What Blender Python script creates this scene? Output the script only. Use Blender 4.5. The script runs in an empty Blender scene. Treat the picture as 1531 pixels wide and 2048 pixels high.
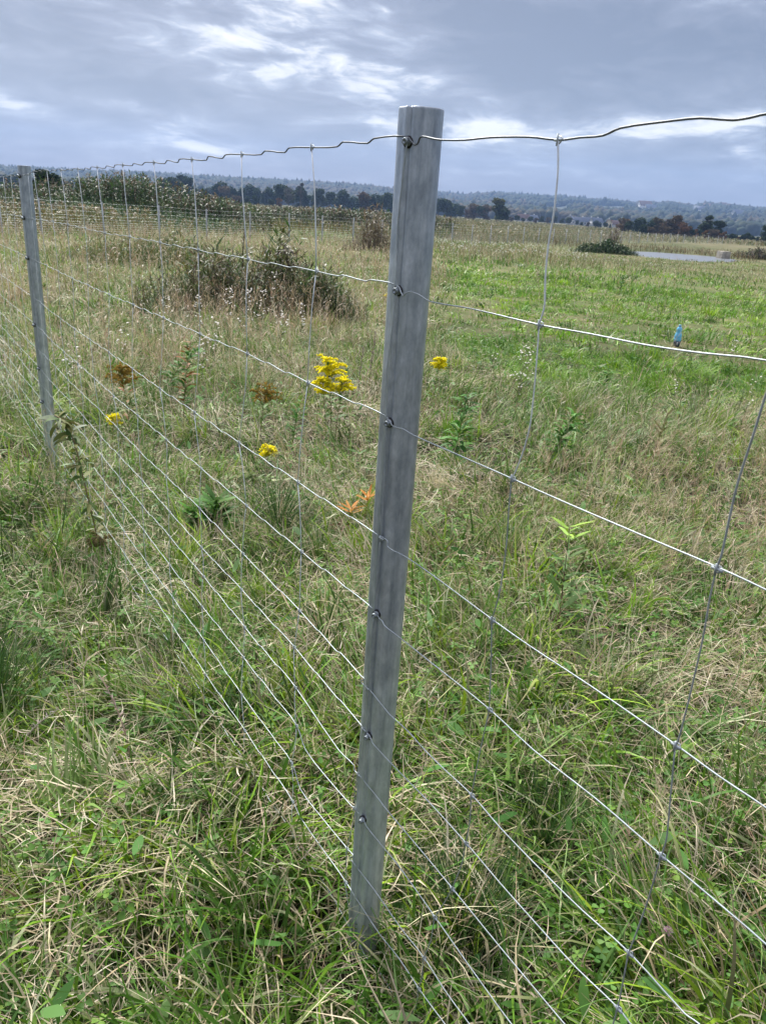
import bpy, math, random
import numpy as np
from mathutils import Vector, Matrix

# ------------------------------------------------------------------ camera, sky, sun, exposure
F_PX, PITCH, ROLL, CAM_H = 1569.95, 0.3674, 0.066, 1.4309
S = bpy.context.scene
C = S.collection
cam_d = bpy.data.cameras.new('camera')
cam = bpy.data.objects.new('camera', cam_d); C.objects.link(cam); S.camera = cam
cam_d.sensor_fit = 'VERTICAL'; cam_d.sensor_height = 36; cam_d.sensor_width = 36
cam_d.lens = F_PX / 2048 * 36
cam_d.clip_start = 0.05; cam_d.clip_end = 20000
cam.location = (0, 0, CAM_H)
cp, sp, cr, sr = math.cos(PITCH), math.sin(PITCH), math.cos(ROLL), math.sin(ROLL)
right0 = Vector((1, 0, 0)); up0 = Vector((0, sp, cp)); fwd = Vector((0, cp, -sp))
right = right0 * cr + up0 * sr
up = up0 * cr - right0 * sr
cam.matrix_world = Matrix(((right.x, up.x, -fwd.x, 0), (right.y, up.y, -fwd.y, 0), (right.z, up.z, -fwd.z, CAM_H), (0, 0, 0, 1)))
cam_d.dof.use_dof = True; cam_d.dof.focus_distance = 1.75; cam_d.dof.aperture_fstop = 24

SUN_EL, SUN_AZ = math.radians(48), math.radians(-22)      # azimuth from +Y towards +X
sun_dir = Vector((math.sin(SUN_AZ) * math.cos(SUN_EL), math.cos(SUN_AZ) * math.cos(SUN_EL), math.sin(SUN_EL)))
sd = bpy.data.lights.new('sun', 'SUN'); sd.energy = 1.4; sd.angle = math.radians(18); sd.color = (1, .972, .92)
so = bpy.data.objects.new('sun', sd); C.objects.link(so); so.rotation_euler = (-sun_dir).to_track_quat('-Z', 'Y').to_euler()

W = bpy.data.worlds.new('World'); S.world = W; W.use_nodes = True
S.view_settings.view_transform = 'Standard'; S.view_settings.look = 'None'
S.view_settings.exposure = 2.68; S.view_settings.gamma = 1

SKY_K = .182
def dirpx(px, py):
    U, V = (px - 765.5) / F_PX, (py - 1024) / F_PX
    u, v = U * cr + V * sr, -U * sr + V * cr
    x, y, z = u, cp - v * sp, -sp - v * cp
    return math.degrees(math.atan2(x, y)), math.degrees(math.atan2(z, math.hypot(x, y)))
DECK = [(*dirpx(px, py), a_, b_, ang, k) for px, py, a_, b_, ang, k in [
    (500, 60, 5, 2.4, -35, .15), (700, 125, 7, 1.8, -18, .15), (850, 155, 3.0, .8, -5, .16), (250, 75, 5, 2.0, -10, .10), (560, 20, 3, 2, -50, .10), (1180, 254, 11, .9, 5, .30), (950, 260, 4, .8, 0, .30), (1400, 258, 6, .7, 5, .18),
    (300, 225, 4.5, .5, -8, .28), (20, 203, 2.0, .5, -10, .30), (390, 292, 4, .4, -8, .22), (1478, 305, 1.1, .35, 0, .24), (760, 245, 2.5, .8, -20, .08), (950, 165, 3, 1.2, -10, .05),
    (1250, 90, 10, 3.5, 10, -.17), (1450, 150, 6, 3, 0, -.08), (1000, 60, 6, 3, 0, -.05), (150, 150, 9, 2.0, 0, -.07), (60, 60, 5, 2.5, 0, -.03), (650, 320, 12, 1.6, 0, -.02), (1200, 340, 14, 1.6, 0, .0), (1100, 190, 6, 1.2, 0, -.05)]]

class NT:
    """small helper for building node trees"""
    def __init__(s, tree): s.t = tree
    def n(s, typ, **kw):
        nd = s.t.nodes.new(typ)
        for k, v in kw.items():
            if k.startswith('_'): setattr(nd, k[1:], v)
        for k, v in kw.items():
            if k.startswith('_'): continue
            i = int(k[1:]) if k[0] == 'i' and k[1:].isdigit() else k.replace('__', ' ')
            if isinstance(v, bpy.types.NodeSocket): s.t.links.new(v, nd.inputs[i])
            else: nd.inputs[i].default_value = v
        return nd
    def m(s, op, a, b=0.0, c=0.0, clamp=False):
        nd = s.t.nodes.new('ShaderNodeMath'); nd.operation = op; nd.use_clamp = clamp
        for i, v in enumerate((a, b, c)):
            if isinstance(v, bpy.types.NodeSocket): s.t.links.new(v, nd.inputs[i])
            else: nd.inputs[i].default_value = v
        return nd.outputs[0]
    def ramp(s, fac, stops, interp='LINEAR'):
        nd = s.t.nodes.new('ShaderNodeValToRGB'); nd.color_ramp.interpolation = interp
        el = nd.color_ramp.elements
        while len(el) < len(stops): el.new(.5)
        for e, (p, c) in zip(el, stops):
            e.position = p; e.color = (*c, 1) if len(c) == 3 else c
        s.t.links.new(fac, nd.inputs[0]); return nd.outputs[0]
    def mix(s, fac, a, b, typ='MIX'):
        nd = s.t.nodes.new('ShaderNodeMixRGB'); nd.blend_type = typ
        for i, v in enumerate((fac, a, b)):
            if isinstance(v, bpy.types.NodeSocket): s.t.links.new(v, nd.inputs[i])
            elif i == 0: nd.inputs[0].default_value = v
            else: nd.inputs[i].default_value = (*v, 1)
        return nd.outputs[0]

w = NT(W.node_tree); W.node_tree.nodes.clear()
sky = w.n('ShaderNodeTexSky', _sky_type='NISHITA', _sun_disc=False, _sun_elevation=SUN_EL, _sun_rotation=SUN_AZ, _dust_density=2.0)
tc = w.n('ShaderNodeTexCoord').outputs['Generated']
sx = w.n('ShaderNodeSeparateXYZ', i0=tc)
X, Y, Z = sx.outputs
zc = w.m('MAXIMUM', Z, 0.0)
inv = w.m('DIVIDE', 1.0, w.m('ADD', zc, 0.16))
pv = w.n('ShaderNodeCombineXYZ', i0=w.m('MULTIPLY', X, inv), i1=w.m('MULTIPLY', Y, inv), i2=0.0).outputs[0]
warp = w.n('ShaderNodeTexNoise', Vector=pv, Scale=1.4, Detail=3.0)
pv2 = w.n('ShaderNodeVectorMath', _operation='MULTIPLY_ADD', i0=warp.outputs['Color'], i1=(.7, .7, 0), i2=pv).outputs[0]
n_big = w.n('ShaderNodeTexNoise', Vector=pv2, Scale=1.1, Detail=2.5, Roughness=.5).outputs[0]
n_mid = w.n('ShaderNodeTexNoise', Vector=pv2, Scale=3.6, Detail=8.0, Roughness=.60).outputs[0]
n_fin = w.n('ShaderNodeTexNoise', Vector=pv2, Scale=11.0, Detail=6.0, Roughness=.62).outputs[0]
n_dir = w.n('ShaderNodeMapping', Vector=tc, Location=(1.3, .4, .2), Rotation=(0, .12, 0), Scale=(1, 1, 3.6)).outputs[0]
n_str = w.n('ShaderNodeTexNoise', Vector=n_dir, Scale=7.0, Detail=7.0, Roughness=.58, Distortion=.25).outputs[0]
def lobe(az, el, saz, sel, ang=0.0):
    """soft patch of the cloud deck centred on a direction of the sky (degrees)"""
    azd = w.m('MULTIPLY', w.m('ARCTAN2', X, Y), 57.2958)
    eld = w.m('MULTIPLY', w.m('ARCSINE', Z), 57.2958)
    da, de = w.m('SUBTRACT', azd, az), w.m('SUBTRACT', eld, el)
    ca, sa = math.cos(math.radians(ang)), math.sin(math.radians(ang))
    p = w.m('DIVIDE', w.m('ADD', w.m('MULTIPLY', da, ca), w.m('MULTIPLY', de, sa)), saz)
    q = w.m('DIVIDE', w.m('SUBTRACT', w.m('MULTIPLY', de, ca), w.m('MULTIPLY', da, sa)), sel)
    r2 = w.m('ADD', w.m('MULTIPLY', p, p), w.m('MULTIPLY', q, q))
    return w.m('EXPONENT', w.m('MULTIPLY', r2, -1.0))
thin = None
# thinner, brighter and thicker, darker parts of the cloud deck
for az, el, a_, b_, ang, k in DECK:
    v = w.m('MULTIPLY', lobe(az, el, a_, b_, ang), k * .82)
    thin = v if thin is None else w.m('ADD', thin, v)
d = w.m('ADD', w.m('MULTIPLY', n_big, .42), w.m('ADD', w.m('MULTIPLY', n_mid, .58), w.m('ADD', w.m('MULTIPLY', n_str, .50), w.m('MULTIPLY', w.m('SUBTRACT', n_fin, .48), .24))))
thin = w.m('MULTIPLY', thin, w.m('ADD', w.m('MULTIPLY', w.m('ADD', n_str, n_mid), 1.9), -.85, clamp=False))
calm = w.ramp(Z, [(0.0, (.6,) * 3), (0.08, (1.0,) * 3), (.20, (1.4,) * 3)])      # far cloud reads smoother
lum = w.m('ADD', w.m('ADD', w.m('MULTIPLY', w.m('SUBTRACT', d, .75), calm), .478), thin)
cloud = w.ramp(lum, [(0.32, (.092, .099, .138)), (0.45, (.148, .155, .200)), (0.54, (.205, .214, .268)), (0.63, (.33, .355, .42)), (0.71, (.62, .62, .63)), (.83, (.90, .87, .80))])
cloud = w.mix(1.0, cloud, (SKY_K, SKY_K, SKY_K), 'MULTIPLY')
# the deck overhead, out of the picture, is far brighter than towards the horizon
ovh = w.ramp(Z, [(0.36, (1, 1, 1)), (0.8, (6.0, 5.7, 5.3))])
cloud = w.mix(1.0, cloud, ovh, 'MULTIPLY')
skyc = w.mix(1.0, sky.outputs[0], (.08, .08, .08), 'MULTIPLY')
col = w.mix(.93, skyc, cloud)
bg = w.n('ShaderNodeBackground', Color=col, Strength=1.0)
wo = w.n('ShaderNodeOutputWorld'); W.node_tree.links.new(bg.outputs[0], wo.inputs['Surface'])

# ------------------------------------------------------------------ numeric helpers
rng = np.random.default_rng(7)
def hsh(ix, iy, seed):
    h = (ix.astype(np.int64) * 374761393 + iy.astype(np.int64) * 668265263 + seed * 974711) & 0x7fffffff
    h = ((h ^ (h >> 13)) * 1274126177) & 0x7fffffff
    return ((h ^ (h >> 16)) & 0xffff) / 65535.0
def vnoise(x, y, s, seed=0):
    x = np.asarray(x, float) / s; y = np.asarray(y, float) / s
    ix, iy = np.floor(x), np.floor(y); fx, fy = x - ix, y - iy
    fx = fx * fx * (3 - 2 * fx); fy = fy * fy * (3 - 2 * fy)
    a, b, c, d_ = hsh(ix, iy, seed), hsh(ix + 1, iy, seed), hsh(ix, iy + 1, seed), hsh(ix + 1, iy + 1, seed)
    return (a * (1 - fx) + b * fx) * (1 - fy) + (c * (1 - fx) + d_ * fx) * fy
def fbm(x, y, s, seed=0, o=3):
    t = 0; a = 1; n = 0
    for k in range(o):
        t = t + a * vnoise(x, y, s / 2 ** k, seed + k * 17); n += a; a *= .5
    return t / n
def sstep(a, b, x): t = np.clip((x - a) / (b - a), 0, 1); return t * t * (3 - 2 * t)
def ray(px, py):
    U, V = (px - 765.5) / F_PX, (py - 1024) / F_PX
    u, v = U * cr + V * sr, -U * sr + V * cr
    return np.array([u, cp - v * sp, -sp - v * cp])
POND = (25.2, 76.5)
def pondmask(x, y):
    dx, dy = x - POND[0] - (y - POND[1]) * .33, y - POND[1]
    r = np.sqrt((dx / 5.6) ** 2 + (dy / 9.0) ** 2) + (vnoise(x, y, 3.0, 91) - .5) * .35
    return r
MOUNDS = [(-18.5, 62, 4.5, 6, 1.5), (-25, 60, 6, 7, 1.0), (-13, 66, 4, 5, .25), (-8.5, 90, 5, 5, .45), (-1.5, 88, 4, 5, .35), (2.4, 86, 3, 4, .3), (-2.2, 11.9, 1.1, .9, .16), (-1.6, 13.2, .9, .9, .12), (-1.2, 38.0, 1.6, 1.4, .25), (16.5, 66, 2.0, 1.5, .2)]
def gz(x, y):
    x = np.asarray(x, float); y = np.asarray(y, float)
    r = np.hypot(x, y)
    z = -1.05 * (1 - np.exp(-(r / 42) ** 1.15))
    z = z + (fbm(x, y, .5, 3, 2) - .5) * .075 * np.exp(-r / 30) + (fbm(x, y, 5, 5, 2) - .5) * .10 * sstep(3, 14, r)
    for mx, my, a, b, hh in MOUNDS:
        z = z + hh * np.exp(-(((x - mx) / a) ** 2 + ((y - my) / b) ** 2))
    pm = pondmask(x, y)
    z = np.where(pm < 1.35, z + (-1.25 - z) * sstep(1.12, .85, pm), z)
    return z
def ground_at(px, py):
    R = ray(px, py); t = 1.0
    for i in range(80):
        z = float(gz(R[0] * t, R[1] * t)); t = .5 * t + .5 * min(max((z - CAM_H) / R[2], .2), 4000)
    return float(R[0] * t), float(R[1] * t), float(gz(R[0] * t, R[1] * t))

# ------------------------------------------------------------------ materials
MATS = {}
def material(name, rough=.6, metal=0.0, color=(.5, .5, .5), attr=None, vary=None, noise=None, bump=None, transl=0.0, spec=.5):
    if name in MATS: return MATS[name]
    m = bpy.data.materials.new(name); m.use_nodes = True; t = NT(m.node_tree); m.node_tree.nodes.clear()
    out = t.n('ShaderNodeOutputMaterial'); p = t.n('ShaderNodeBsdfPrincipled')
    p.inputs['Roughness'].default_value = rough; p.inputs['Metallic'].default_value = metal
    p.inputs['Specular IOR Level'].default_value = spec
    obj = t.n('ShaderNodeTexCoord').outputs['Object']
    if attr:
        c = t.n('ShaderNodeAttribute', _attribute_name=attr).outputs['Color']
    else:
        rgb = t.n('ShaderNodeRGB'); rgb.outputs[0].default_value = (*color, 1); c = rgb.outputs[0]
    if noise:                                   # (scale, amount)
        nz = t.n('ShaderNodeTexNoise', Vector=obj, Scale=noise[0], Detail=4.0).outputs[0]
        k = t.ramp(nz, [(.3, (1 - noise[1],) * 3), (.7, (1 + noise[1],) * 3)])
        c = t.mix(1.0, c, k, 'MULTIPLY')
    m.node_tree.links.new(c, p.inputs['Base Color'])
    if bump:
        nb = t.n('ShaderNodeTexNoise', Vector=obj, Scale=bump[0], Detail=3.0).outputs[0]
        b = t.n('ShaderNodeBump', Strength=bump[1], Height=nb, Distance=.01); m.node_tree.links.new(b.outputs[0], p.inputs['Normal'])
    if transl > 0:
        tr = t.n('ShaderNodeBsdfTranslucent', Color=c)
        mx = t.n('ShaderNodeMixShader', i0=transl, i1=p.outputs[0], i2=tr.outputs[0])
        m.node_tree.links.new(mx.outputs[0], out.inputs[0])
    else: m.node_tree.links.new(p.outputs[0], out.inputs[0])
    MATS[name] = m; return m
M_blade = material('grass_blade', .5, attr='tint', transl=.25, spec=.25)
M_leaf = material('plant_leaf', .6, attr='tint', transl=.25, spec=.18)
M_tree = material('tree_foliage', .8, attr='tint', transl=.15, spec=.1)
M_bark = material('bark', .9, color=(.09, .075, .06), noise=(3, .4))
M_flor = material('florets', .7, attr='tint', transl=.45, spec=.1)
M_stem = material('plant_stem', .7, attr='tint', spec=.2)

def steel_mat(name, tubey):
    m = bpy.data.materials.new(name); m.use_nodes = True; t = NT(m.node_tree); m.node_tree.nodes.clear()
    out = t.n('ShaderNodeOutputMaterial'); obj = t.n('ShaderNodeTexCoord').outputs['Object']
    st1 = t.n('ShaderNodeMapping', Vector=obj, Scale=(170, 170, 5)).outputs[0]
    st2 = t.n('ShaderNodeMapping', Vector=obj, Scale=(55, 55, .9), Location=(2, 5, 1)).outputs[0]
    sp_ = t.n('ShaderNodeMapping', Vector=obj, Scale=(45, 45, 20)).outputs[0]
    n1 = t.n('ShaderNodeTexNoise', Vector=st1, Scale=1.0, Detail=5.0, Roughness=.6).outputs[0]
    n2 = t.n('ShaderNodeTexNoise', Vector=st2, Scale=1.0, Detail=3.0).outputs[0]
    n3 = t.n('ShaderNodeTexNoise', Vector=sp_, Scale=1.0, Detail=5.0, Roughness=.7).outputs[0]
    mo = t.n('ShaderNodeTexNoise', Vector=t.n('ShaderNodeMapping', Vector=obj, Scale=(60, 60, 26), Location=(7, 2, 4)).outputs[0], Scale=1.0, Detail=7.0, Roughness=.7).outputs[0]
    v = t.m('ADD', t.m('MULTIPLY', n1, .16), t.m('ADD', t.m('MULTIPLY', n2, .36), t.m('ADD', t.m('MULTIPLY', n3, .26), t.m('MULTIPLY', mo, .42))))
    c = t.ramp(v, [(.45, (.21, .24, .27)), (.57, (.34, .38, .415)), (.66, (.47, .51, .545)), (.75, (.64, .68, .71))])
    z = t.n('ShaderNodeSeparateXYZ', i0=obj).outputs[2]
    # white zinc bloom: a few patches, mostly on the lower part
    low = t.m('MULTIPLY', t.m('SUBTRACT', 1.15, z, clamp=True), .16)
    bl = t.m('ADD', t.n('ShaderNodeTexNoise', Vector=t.n('ShaderNodeMapping', Vector=obj, Scale=(95, 95, 9), Location=(4, 1, 3)).outputs[0], Scale=1.0, Detail=6.0, Roughness=.65).outputs[0], low)
    fb = t.ramp(bl, [(.62, (0, 0, 0)), (.72, (.8, .8, .8))])
    c = t.mix(t.m('MULTIPLY', fb, .6), c, (.56, .61, .66))
    vor = t.n('ShaderNodeTexVoronoi', Vector=t.n('ShaderNodeMapping', Vector=obj, Scale=(34, 34, 22), Location=(.3, .1, .7)).outputs[0], Scale=1.0)
    spot = t.ramp(vor.outputs['Distance'], [(.08, (1, 1, 1)), (.12, (0, 0, 0))])
    c = t.mix(t.m('MULTIPLY', spot, .45), c, (.55, .60, .66))
    p = t.n('ShaderNodeBsdfPrincipled', Metallic=.5, Roughness=.4)
    r = t.ramp(n3, [(.3, (.28, .28, .28)), (.7, (.48, .48, .48))]); m.node_tree.links.new(r, p.inputs['Roughness'])
    m.node_tree.links.new(c, p.inputs['Base Color'])
    b = t.n('ShaderNodeBump', Strength=.14, Height=t.m('ADD', n1, n3), Distance=.002); m.node_tree.links.new(b.outputs[0], p.inputs['Normal'])
    m.node_tree.links.new(p.outputs[0], out.inputs[0]); return m
M_post = steel_mat('galvanised_post_steel', True)
M_wire = material('galvanised_wire', .48, metal=.4, color=(.38, .42, .43), noise=(60, .18))
M_wtop = material('shaded_top_wire', .5, metal=.6, color=(.13, .14, .15), noise=(60, .18))  # top wire: shade of its underside is put into the darker colour
M_wlight = material('bright_zinc_wire', .5, metal=.1, color=(.68, .72, .74), noise=(60, .12))
M_wstay = material('mid_grey_wire', .55, metal=.3, color=(.32, .35, .35), noise=(60, .2))  # plain mid-grey for the stays nearest the camera
M_bolt = material('zinc_bolt', .45, metal=.8, color=(.27, .30, .31), noise=(200, .15))
M_rubber = material('black_rubber', .6, color=(.012, .012, .013))
M_water = material('pond_water', .32, color=(.10, .11, .12), bump=(1.2, .03), spec=.8)

# ------------------------------------------------------------------ object helpers
def mesh_obj(name, V, Fc, mat, parent=None, tint=None, smooth=True):
    """V (n,3); Fc: (m,4) or (m,3) int array, or a list of such arrays"""
    V = np.asarray(V, np.float32)
    if not isinstance(Fc, list): Fc = [Fc]
    Fc = [np.asarray(f, np.int32) for f in Fc if len(f)]
    loops = np.concatenate([f.ravel() for f in Fc]); cnt = np.concatenate([np.full(len(f), f.shape[1], np.int32) for f in Fc])
    me = bpy.data.meshes.new(name)
    me.vertices.add(len(V)); me.vertices.foreach_set('co', V.ravel())
    me.loops.add(len(loops)); me.loops.foreach_set('vertex_index', loops)
    me.polygons.add(len(cnt)); st = np.concatenate([[0], np.cumsum(cnt)[:-1]]).astype(np.int32)
    me.polygons.foreach_set('loop_start', st); me.polygons.foreach_set('loop_total', cnt)
    me.update(calc_edges=True)
    if smooth: me.polygons.foreach_set('use_smooth', np.ones(len(cnt), bool))
    if tint is not None:
        a = me.color_attributes.new('tint', 'FLOAT_COLOR', 'POINT')
        t4 = np.ones((len(V), 4), np.float32); t4[:, :3] = tint; a.data.foreach_set('color', t4.ravel())
    me.materials.append(mat); me.validate()
    o = bpy.data.objects.new(name, me); C.objects.link(o)
    if parent is not None: o.parent = parent
    return o
def tag(o, label=None, cat=None, group=None, kind=None):
    if label: o['label'] = label
    if cat: o['category'] = cat
    if group: o['group'] = group
    if kind: o['kind'] = kind
    return o
def empty(name, loc, label, cat, group=None, rz=0):
    o = bpy.data.objects.new(name, None); C.objects.link(o); o.location = loc; o.rotation_euler = (0, 0, rz); o.empty_display_size = .1
    return tag(o, label, cat, group)
def copy_tree(o, parent=None):
    c = o.copy(); C.objects.link(c)
    if parent is not None: c.parent = parent
    for ch in list(o.children): copy_tree(ch, c)
    return c
class Acc:
    """accumulates vertices / faces / colours of one mesh"""
    def __init__(s): s.V = []; s.Q = []; s.T = []; s.K = []; s.n = 0
    def add(s, V, Q=None, T=None, col=(1, 1, 1)):
        V = np.asarray(V, float).reshape(-1, 3)
        if Q is not None and len(Q): s.Q.append(np.asarray(Q, int) + s.n)
        if T is not None and len(T): s.T.append(np.asarray(T, int) + s.n)
        k = np.asarray(col, float); s.K.append(np.broadcast_to(k, (len(V), 3)) if k.ndim == 1 else k)
        s.V.append(V); s.n += len(V)
    def build(s, name, mat, parent=None, smooth=True, color=True):
        F_ = []
        if s.Q: F_.append(np.concatenate(s.Q))
        if s.T: F_.append(np.concatenate(s.T))
        return mesh_obj(name, np.concatenate(s.V), F_, mat, parent, np.concatenate(s.K) if color else None, smooth)
def tube(acc, pts, rad, sides=6, col=(1, 1, 1), cap=True):
    P = np.asarray(pts, float); n = len(P); rad = np.broadcast_to(np.asarray(rad, float), (n,))
    T = np.gradient(P, axis=0); T /= np.linalg.norm(T, axis=1)[:, None] + 1e-9
    ref = np.array([0, 0, 1.0]) if abs(T[:, 2]).mean() < .8 else np.array([1.0, 0, 0])
    A = np.cross(T, ref); A /= np.linalg.norm(A, axis=1)[:, None] + 1e-9; B = np.cross(T, A)
    th = np.arange(sides) * 2 * np.pi / sides
    V = P[:, None] + rad[:, None, None] * (np.cos(th)[None, :, None] * A[:, None] + np.sin(th)[None, :, None] * B[:, None])
    i = np.arange(n - 1)[:, None] * sides; j = np.arange(sides)[None]; j2 = (j + 1) % sides
    Q = np.stack([i + j, i + j2, i + sides + j2, i + sides + j], -1).reshape(-1, 4)
    V = V.reshape(-1, 3); Tt = None
    if cap:
        V = np.concatenate([V, P[:1], P[-1:]]); a = np.arange(sides); b = (a + 1) % sides; nb = n * sides
        Tt = np.concatenate([np.stack([b, a, np.full(sides, nb)], 1), np.stack([a + nb - sides, b + nb - sides, np.full(sides, nb + 1)], 1)])
    acc.add(V, Q, Tt, col)
def lathe(acc, prof, seg=24, col=(1, 1, 1), M=None):
    P = np.asarray(prof, float); th = np.arange(seg) * 2 * np.pi / seg
    V = np.stack([P[:, 0, None] * np.cos(th), P[:, 0, None] * np.sin(th), np.broadcast_to(P[:, 1, None], (len(P), seg))], -1).reshape(-1, 3)
    i = np.arange(len(P) - 1)[:, None] * seg; j = np.arange(seg)[None]; j2 = (j + 1) % seg
    Q = np.stack([i + j, i + j2, i + seg + j2, i + seg + j], -1).reshape(-1, 4)
    if M is not None: V = V @ np.asarray(M)[:3, :3].T + np.asarray(M)[:3, 3]
    acc.add(V, Q, None, col)
def box(acc, c, s, col=(1, 1, 1), rz=0):
    x, y, z = s[0] / 2, s[1] / 2, s[2] / 2
    V = np.array([[-x, -y, -z], [x, -y, -z], [x, y, -z], [-x, y, -z], [-x, -y, z], [x, -y, z], [x, y, z], [-x, y, z]])
    ca, sa = math.cos(rz), math.sin(rz); V = np.stack([V[:, 0] * ca - V[:, 1] * sa, V[:, 0] * sa + V[:, 1] * ca, V[:, 2]], 1) + c
    acc.add(V, [[0, 3, 2, 1], [4, 5, 6, 7], [0, 1, 5, 4], [1, 2, 6, 5], [2, 3, 7, 6], [3, 0, 4, 7]], None, col)

def blades(px, py, pz, L, Wd, az, lean, bend, col, segs, curl=None, kink=None, tipcol=None, floor=True, shape='grass', fold=0.0):
    """strips: returns V, Q, K.  az heading of the lean, lean from vertical at the base, bend added along the length"""
    n = len(px); t = np.linspace(0, 1, segs + 1)
    if n == 0: return np.zeros((0, 3)), np.zeros((0, 4), int), np.zeros((0, 3))
    ph = lean[:, None] + bend[:, None] * t[None] ** 1.3
    if kink is not None: ph = ph + kink[:, None] * (t[None] > .55)
    a = az[:, None] + (curl[:, None] * t[None] if curl is not None else 0)
    ds = (L / segs)[:, None]
    dx = np.sin(ph) * np.cos(a) * ds; dy = np.sin(ph) * np.sin(a) * ds; dz = np.cos(ph) * ds
    P = np.zeros((n, segs + 1, 3))
    P[:, 1:, 0] = np.cumsum(.5 * (dx[:, 1:] + dx[:, :-1]), 1); P[:, 1:, 1] = np.cumsum(.5 * (dy[:, 1:] + dy[:, :-1]), 1); P[:, 1:, 2] = np.cumsum(.5 * (dz[:, 1:] + dz[:, :-1]), 1)
    if floor: P[..., 2] = np.where(P[..., 2] < .006, .006 + .15 * np.abs(P[..., 2]), P[..., 2])
    P += np.stack([px, py, pz], -1)[:, None]
    if shape == 'grass': wt = np.clip(1.0 - t ** 2.2, .06, 1) * np.clip(.55 + 2.2 * t, 0, 1)
    elif shape == 'leaf': wt = np.clip(np.sin(np.pi * np.clip(t * .93 + .05, 0, 1)) ** .8, .05, 1)
    else: wt = np.ones_like(t) * np.clip(1.1 - .7 * t, .3, 1)
    tw = az + np.pi / 2 + rng.normal(0, .5, n)
    wz = rng.normal(0, .35, n)
    Dv = np.stack([np.cos(tw), np.sin(tw), wz], -1); Dv /= np.linalg.norm(Dv, axis=1)[:, None]
    off = Dv[:, None] * (Wd[:, None] * wt[None] * .5)[..., None]
    V = np.stack([P - off, P + off], 2).reshape(n, -1, 3)
    k = 2 * np.arange(segs); q = np.stack([k, k + 1, k + 3, k + 2], 1)
    Q = (np.arange(n) * 2 * (segs + 1))[:, None, None] + q[None]
    K = np.repeat(col[:, None], segs + 1, 1)
    if tipcol is not None: K = K * (1 - t[None, :, None] ** 2) + tipcol[:, None] * t[None, :, None] ** 2
    K = np.repeat(K[:, :, None], 2, 2).reshape(n, -1, 3)
    return V.reshape(-1, 3), Q.reshape(-1, 4), K.reshape(-1, 3)

# ------------------------------------------------------------------ ground sheet
def ground():
    rr = np.concatenate([[0], np.geomspace(.25, 6000, 420)]); na = 720
    th = np.arange(na) * 2 * np.pi / na
    R, T = np.meshgrid(rr[1:], th, indexing='ij'); x = (R * np.sin(T)).ravel(); y = (R * np.cos(T)).ravel()
    V = np.stack([x, y, gz(x, y)], 1); V = np.concatenate([V, [[0, 0, float(gz(0., 0.))]]])
    i = np.arange(len(rr) - 2)[:, None] * na; j = np.arange(na)[None]; j2 = (j + 1) % na
    Q = np.stack([i + j, i + na + j, i + na + j2, i + j2], -1).reshape(-1, 4)
    a = np.arange(na); T3 = np.stack([a, (a + 1) % na, np.full(na, len(V) - 1)], 1)
    m = bpy.data.materials.new('meadow_soil'); m.use_nodes = True; t = NT(m.node_tree); m.node_tree.nodes.clear()
    geo = t.n('ShaderNodeNewGeometry').outputs['Position']
    def nz(s, d=4.0): return t.n('ShaderNodeTexNoise', Vector=geo, Scale=s, Detail=d, Roughness=.6).outputs[0]
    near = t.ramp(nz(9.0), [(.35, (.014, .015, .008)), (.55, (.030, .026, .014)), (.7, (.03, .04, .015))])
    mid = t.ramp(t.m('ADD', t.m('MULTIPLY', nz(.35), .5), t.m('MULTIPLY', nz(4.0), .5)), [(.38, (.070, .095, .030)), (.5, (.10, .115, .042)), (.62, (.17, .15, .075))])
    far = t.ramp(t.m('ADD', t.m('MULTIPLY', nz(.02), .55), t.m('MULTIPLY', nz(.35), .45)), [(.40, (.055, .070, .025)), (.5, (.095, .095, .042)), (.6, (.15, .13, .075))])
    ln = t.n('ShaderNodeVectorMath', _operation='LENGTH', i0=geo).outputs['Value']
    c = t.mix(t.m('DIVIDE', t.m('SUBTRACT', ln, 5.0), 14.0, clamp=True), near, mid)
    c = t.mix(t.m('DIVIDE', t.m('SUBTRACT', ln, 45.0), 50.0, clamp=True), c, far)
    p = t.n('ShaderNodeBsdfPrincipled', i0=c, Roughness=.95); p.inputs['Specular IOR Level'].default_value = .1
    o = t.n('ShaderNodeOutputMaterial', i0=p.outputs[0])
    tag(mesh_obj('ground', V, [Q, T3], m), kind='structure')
ground()
def pond():
    na = 140; th = np.arange(na) * 2 * np.pi / na; r = 1.1
    x = POND[0] + r * 6.2 * np.cos(th) + r * 9.4 * np.sin(th) * .33; y = POND[1] + r * 9.4 * np.sin(th)
    V = np.concatenate([np.stack([x, y, np.full(na, -.99)], 1), [[*POND, -.99]]]); a = np.arange(na)
    tag(mesh_obj('water', V, np.stack([a, (a + 1) % na, np.full(na, na)], 1), M_water), kind='structure')
pond()

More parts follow.
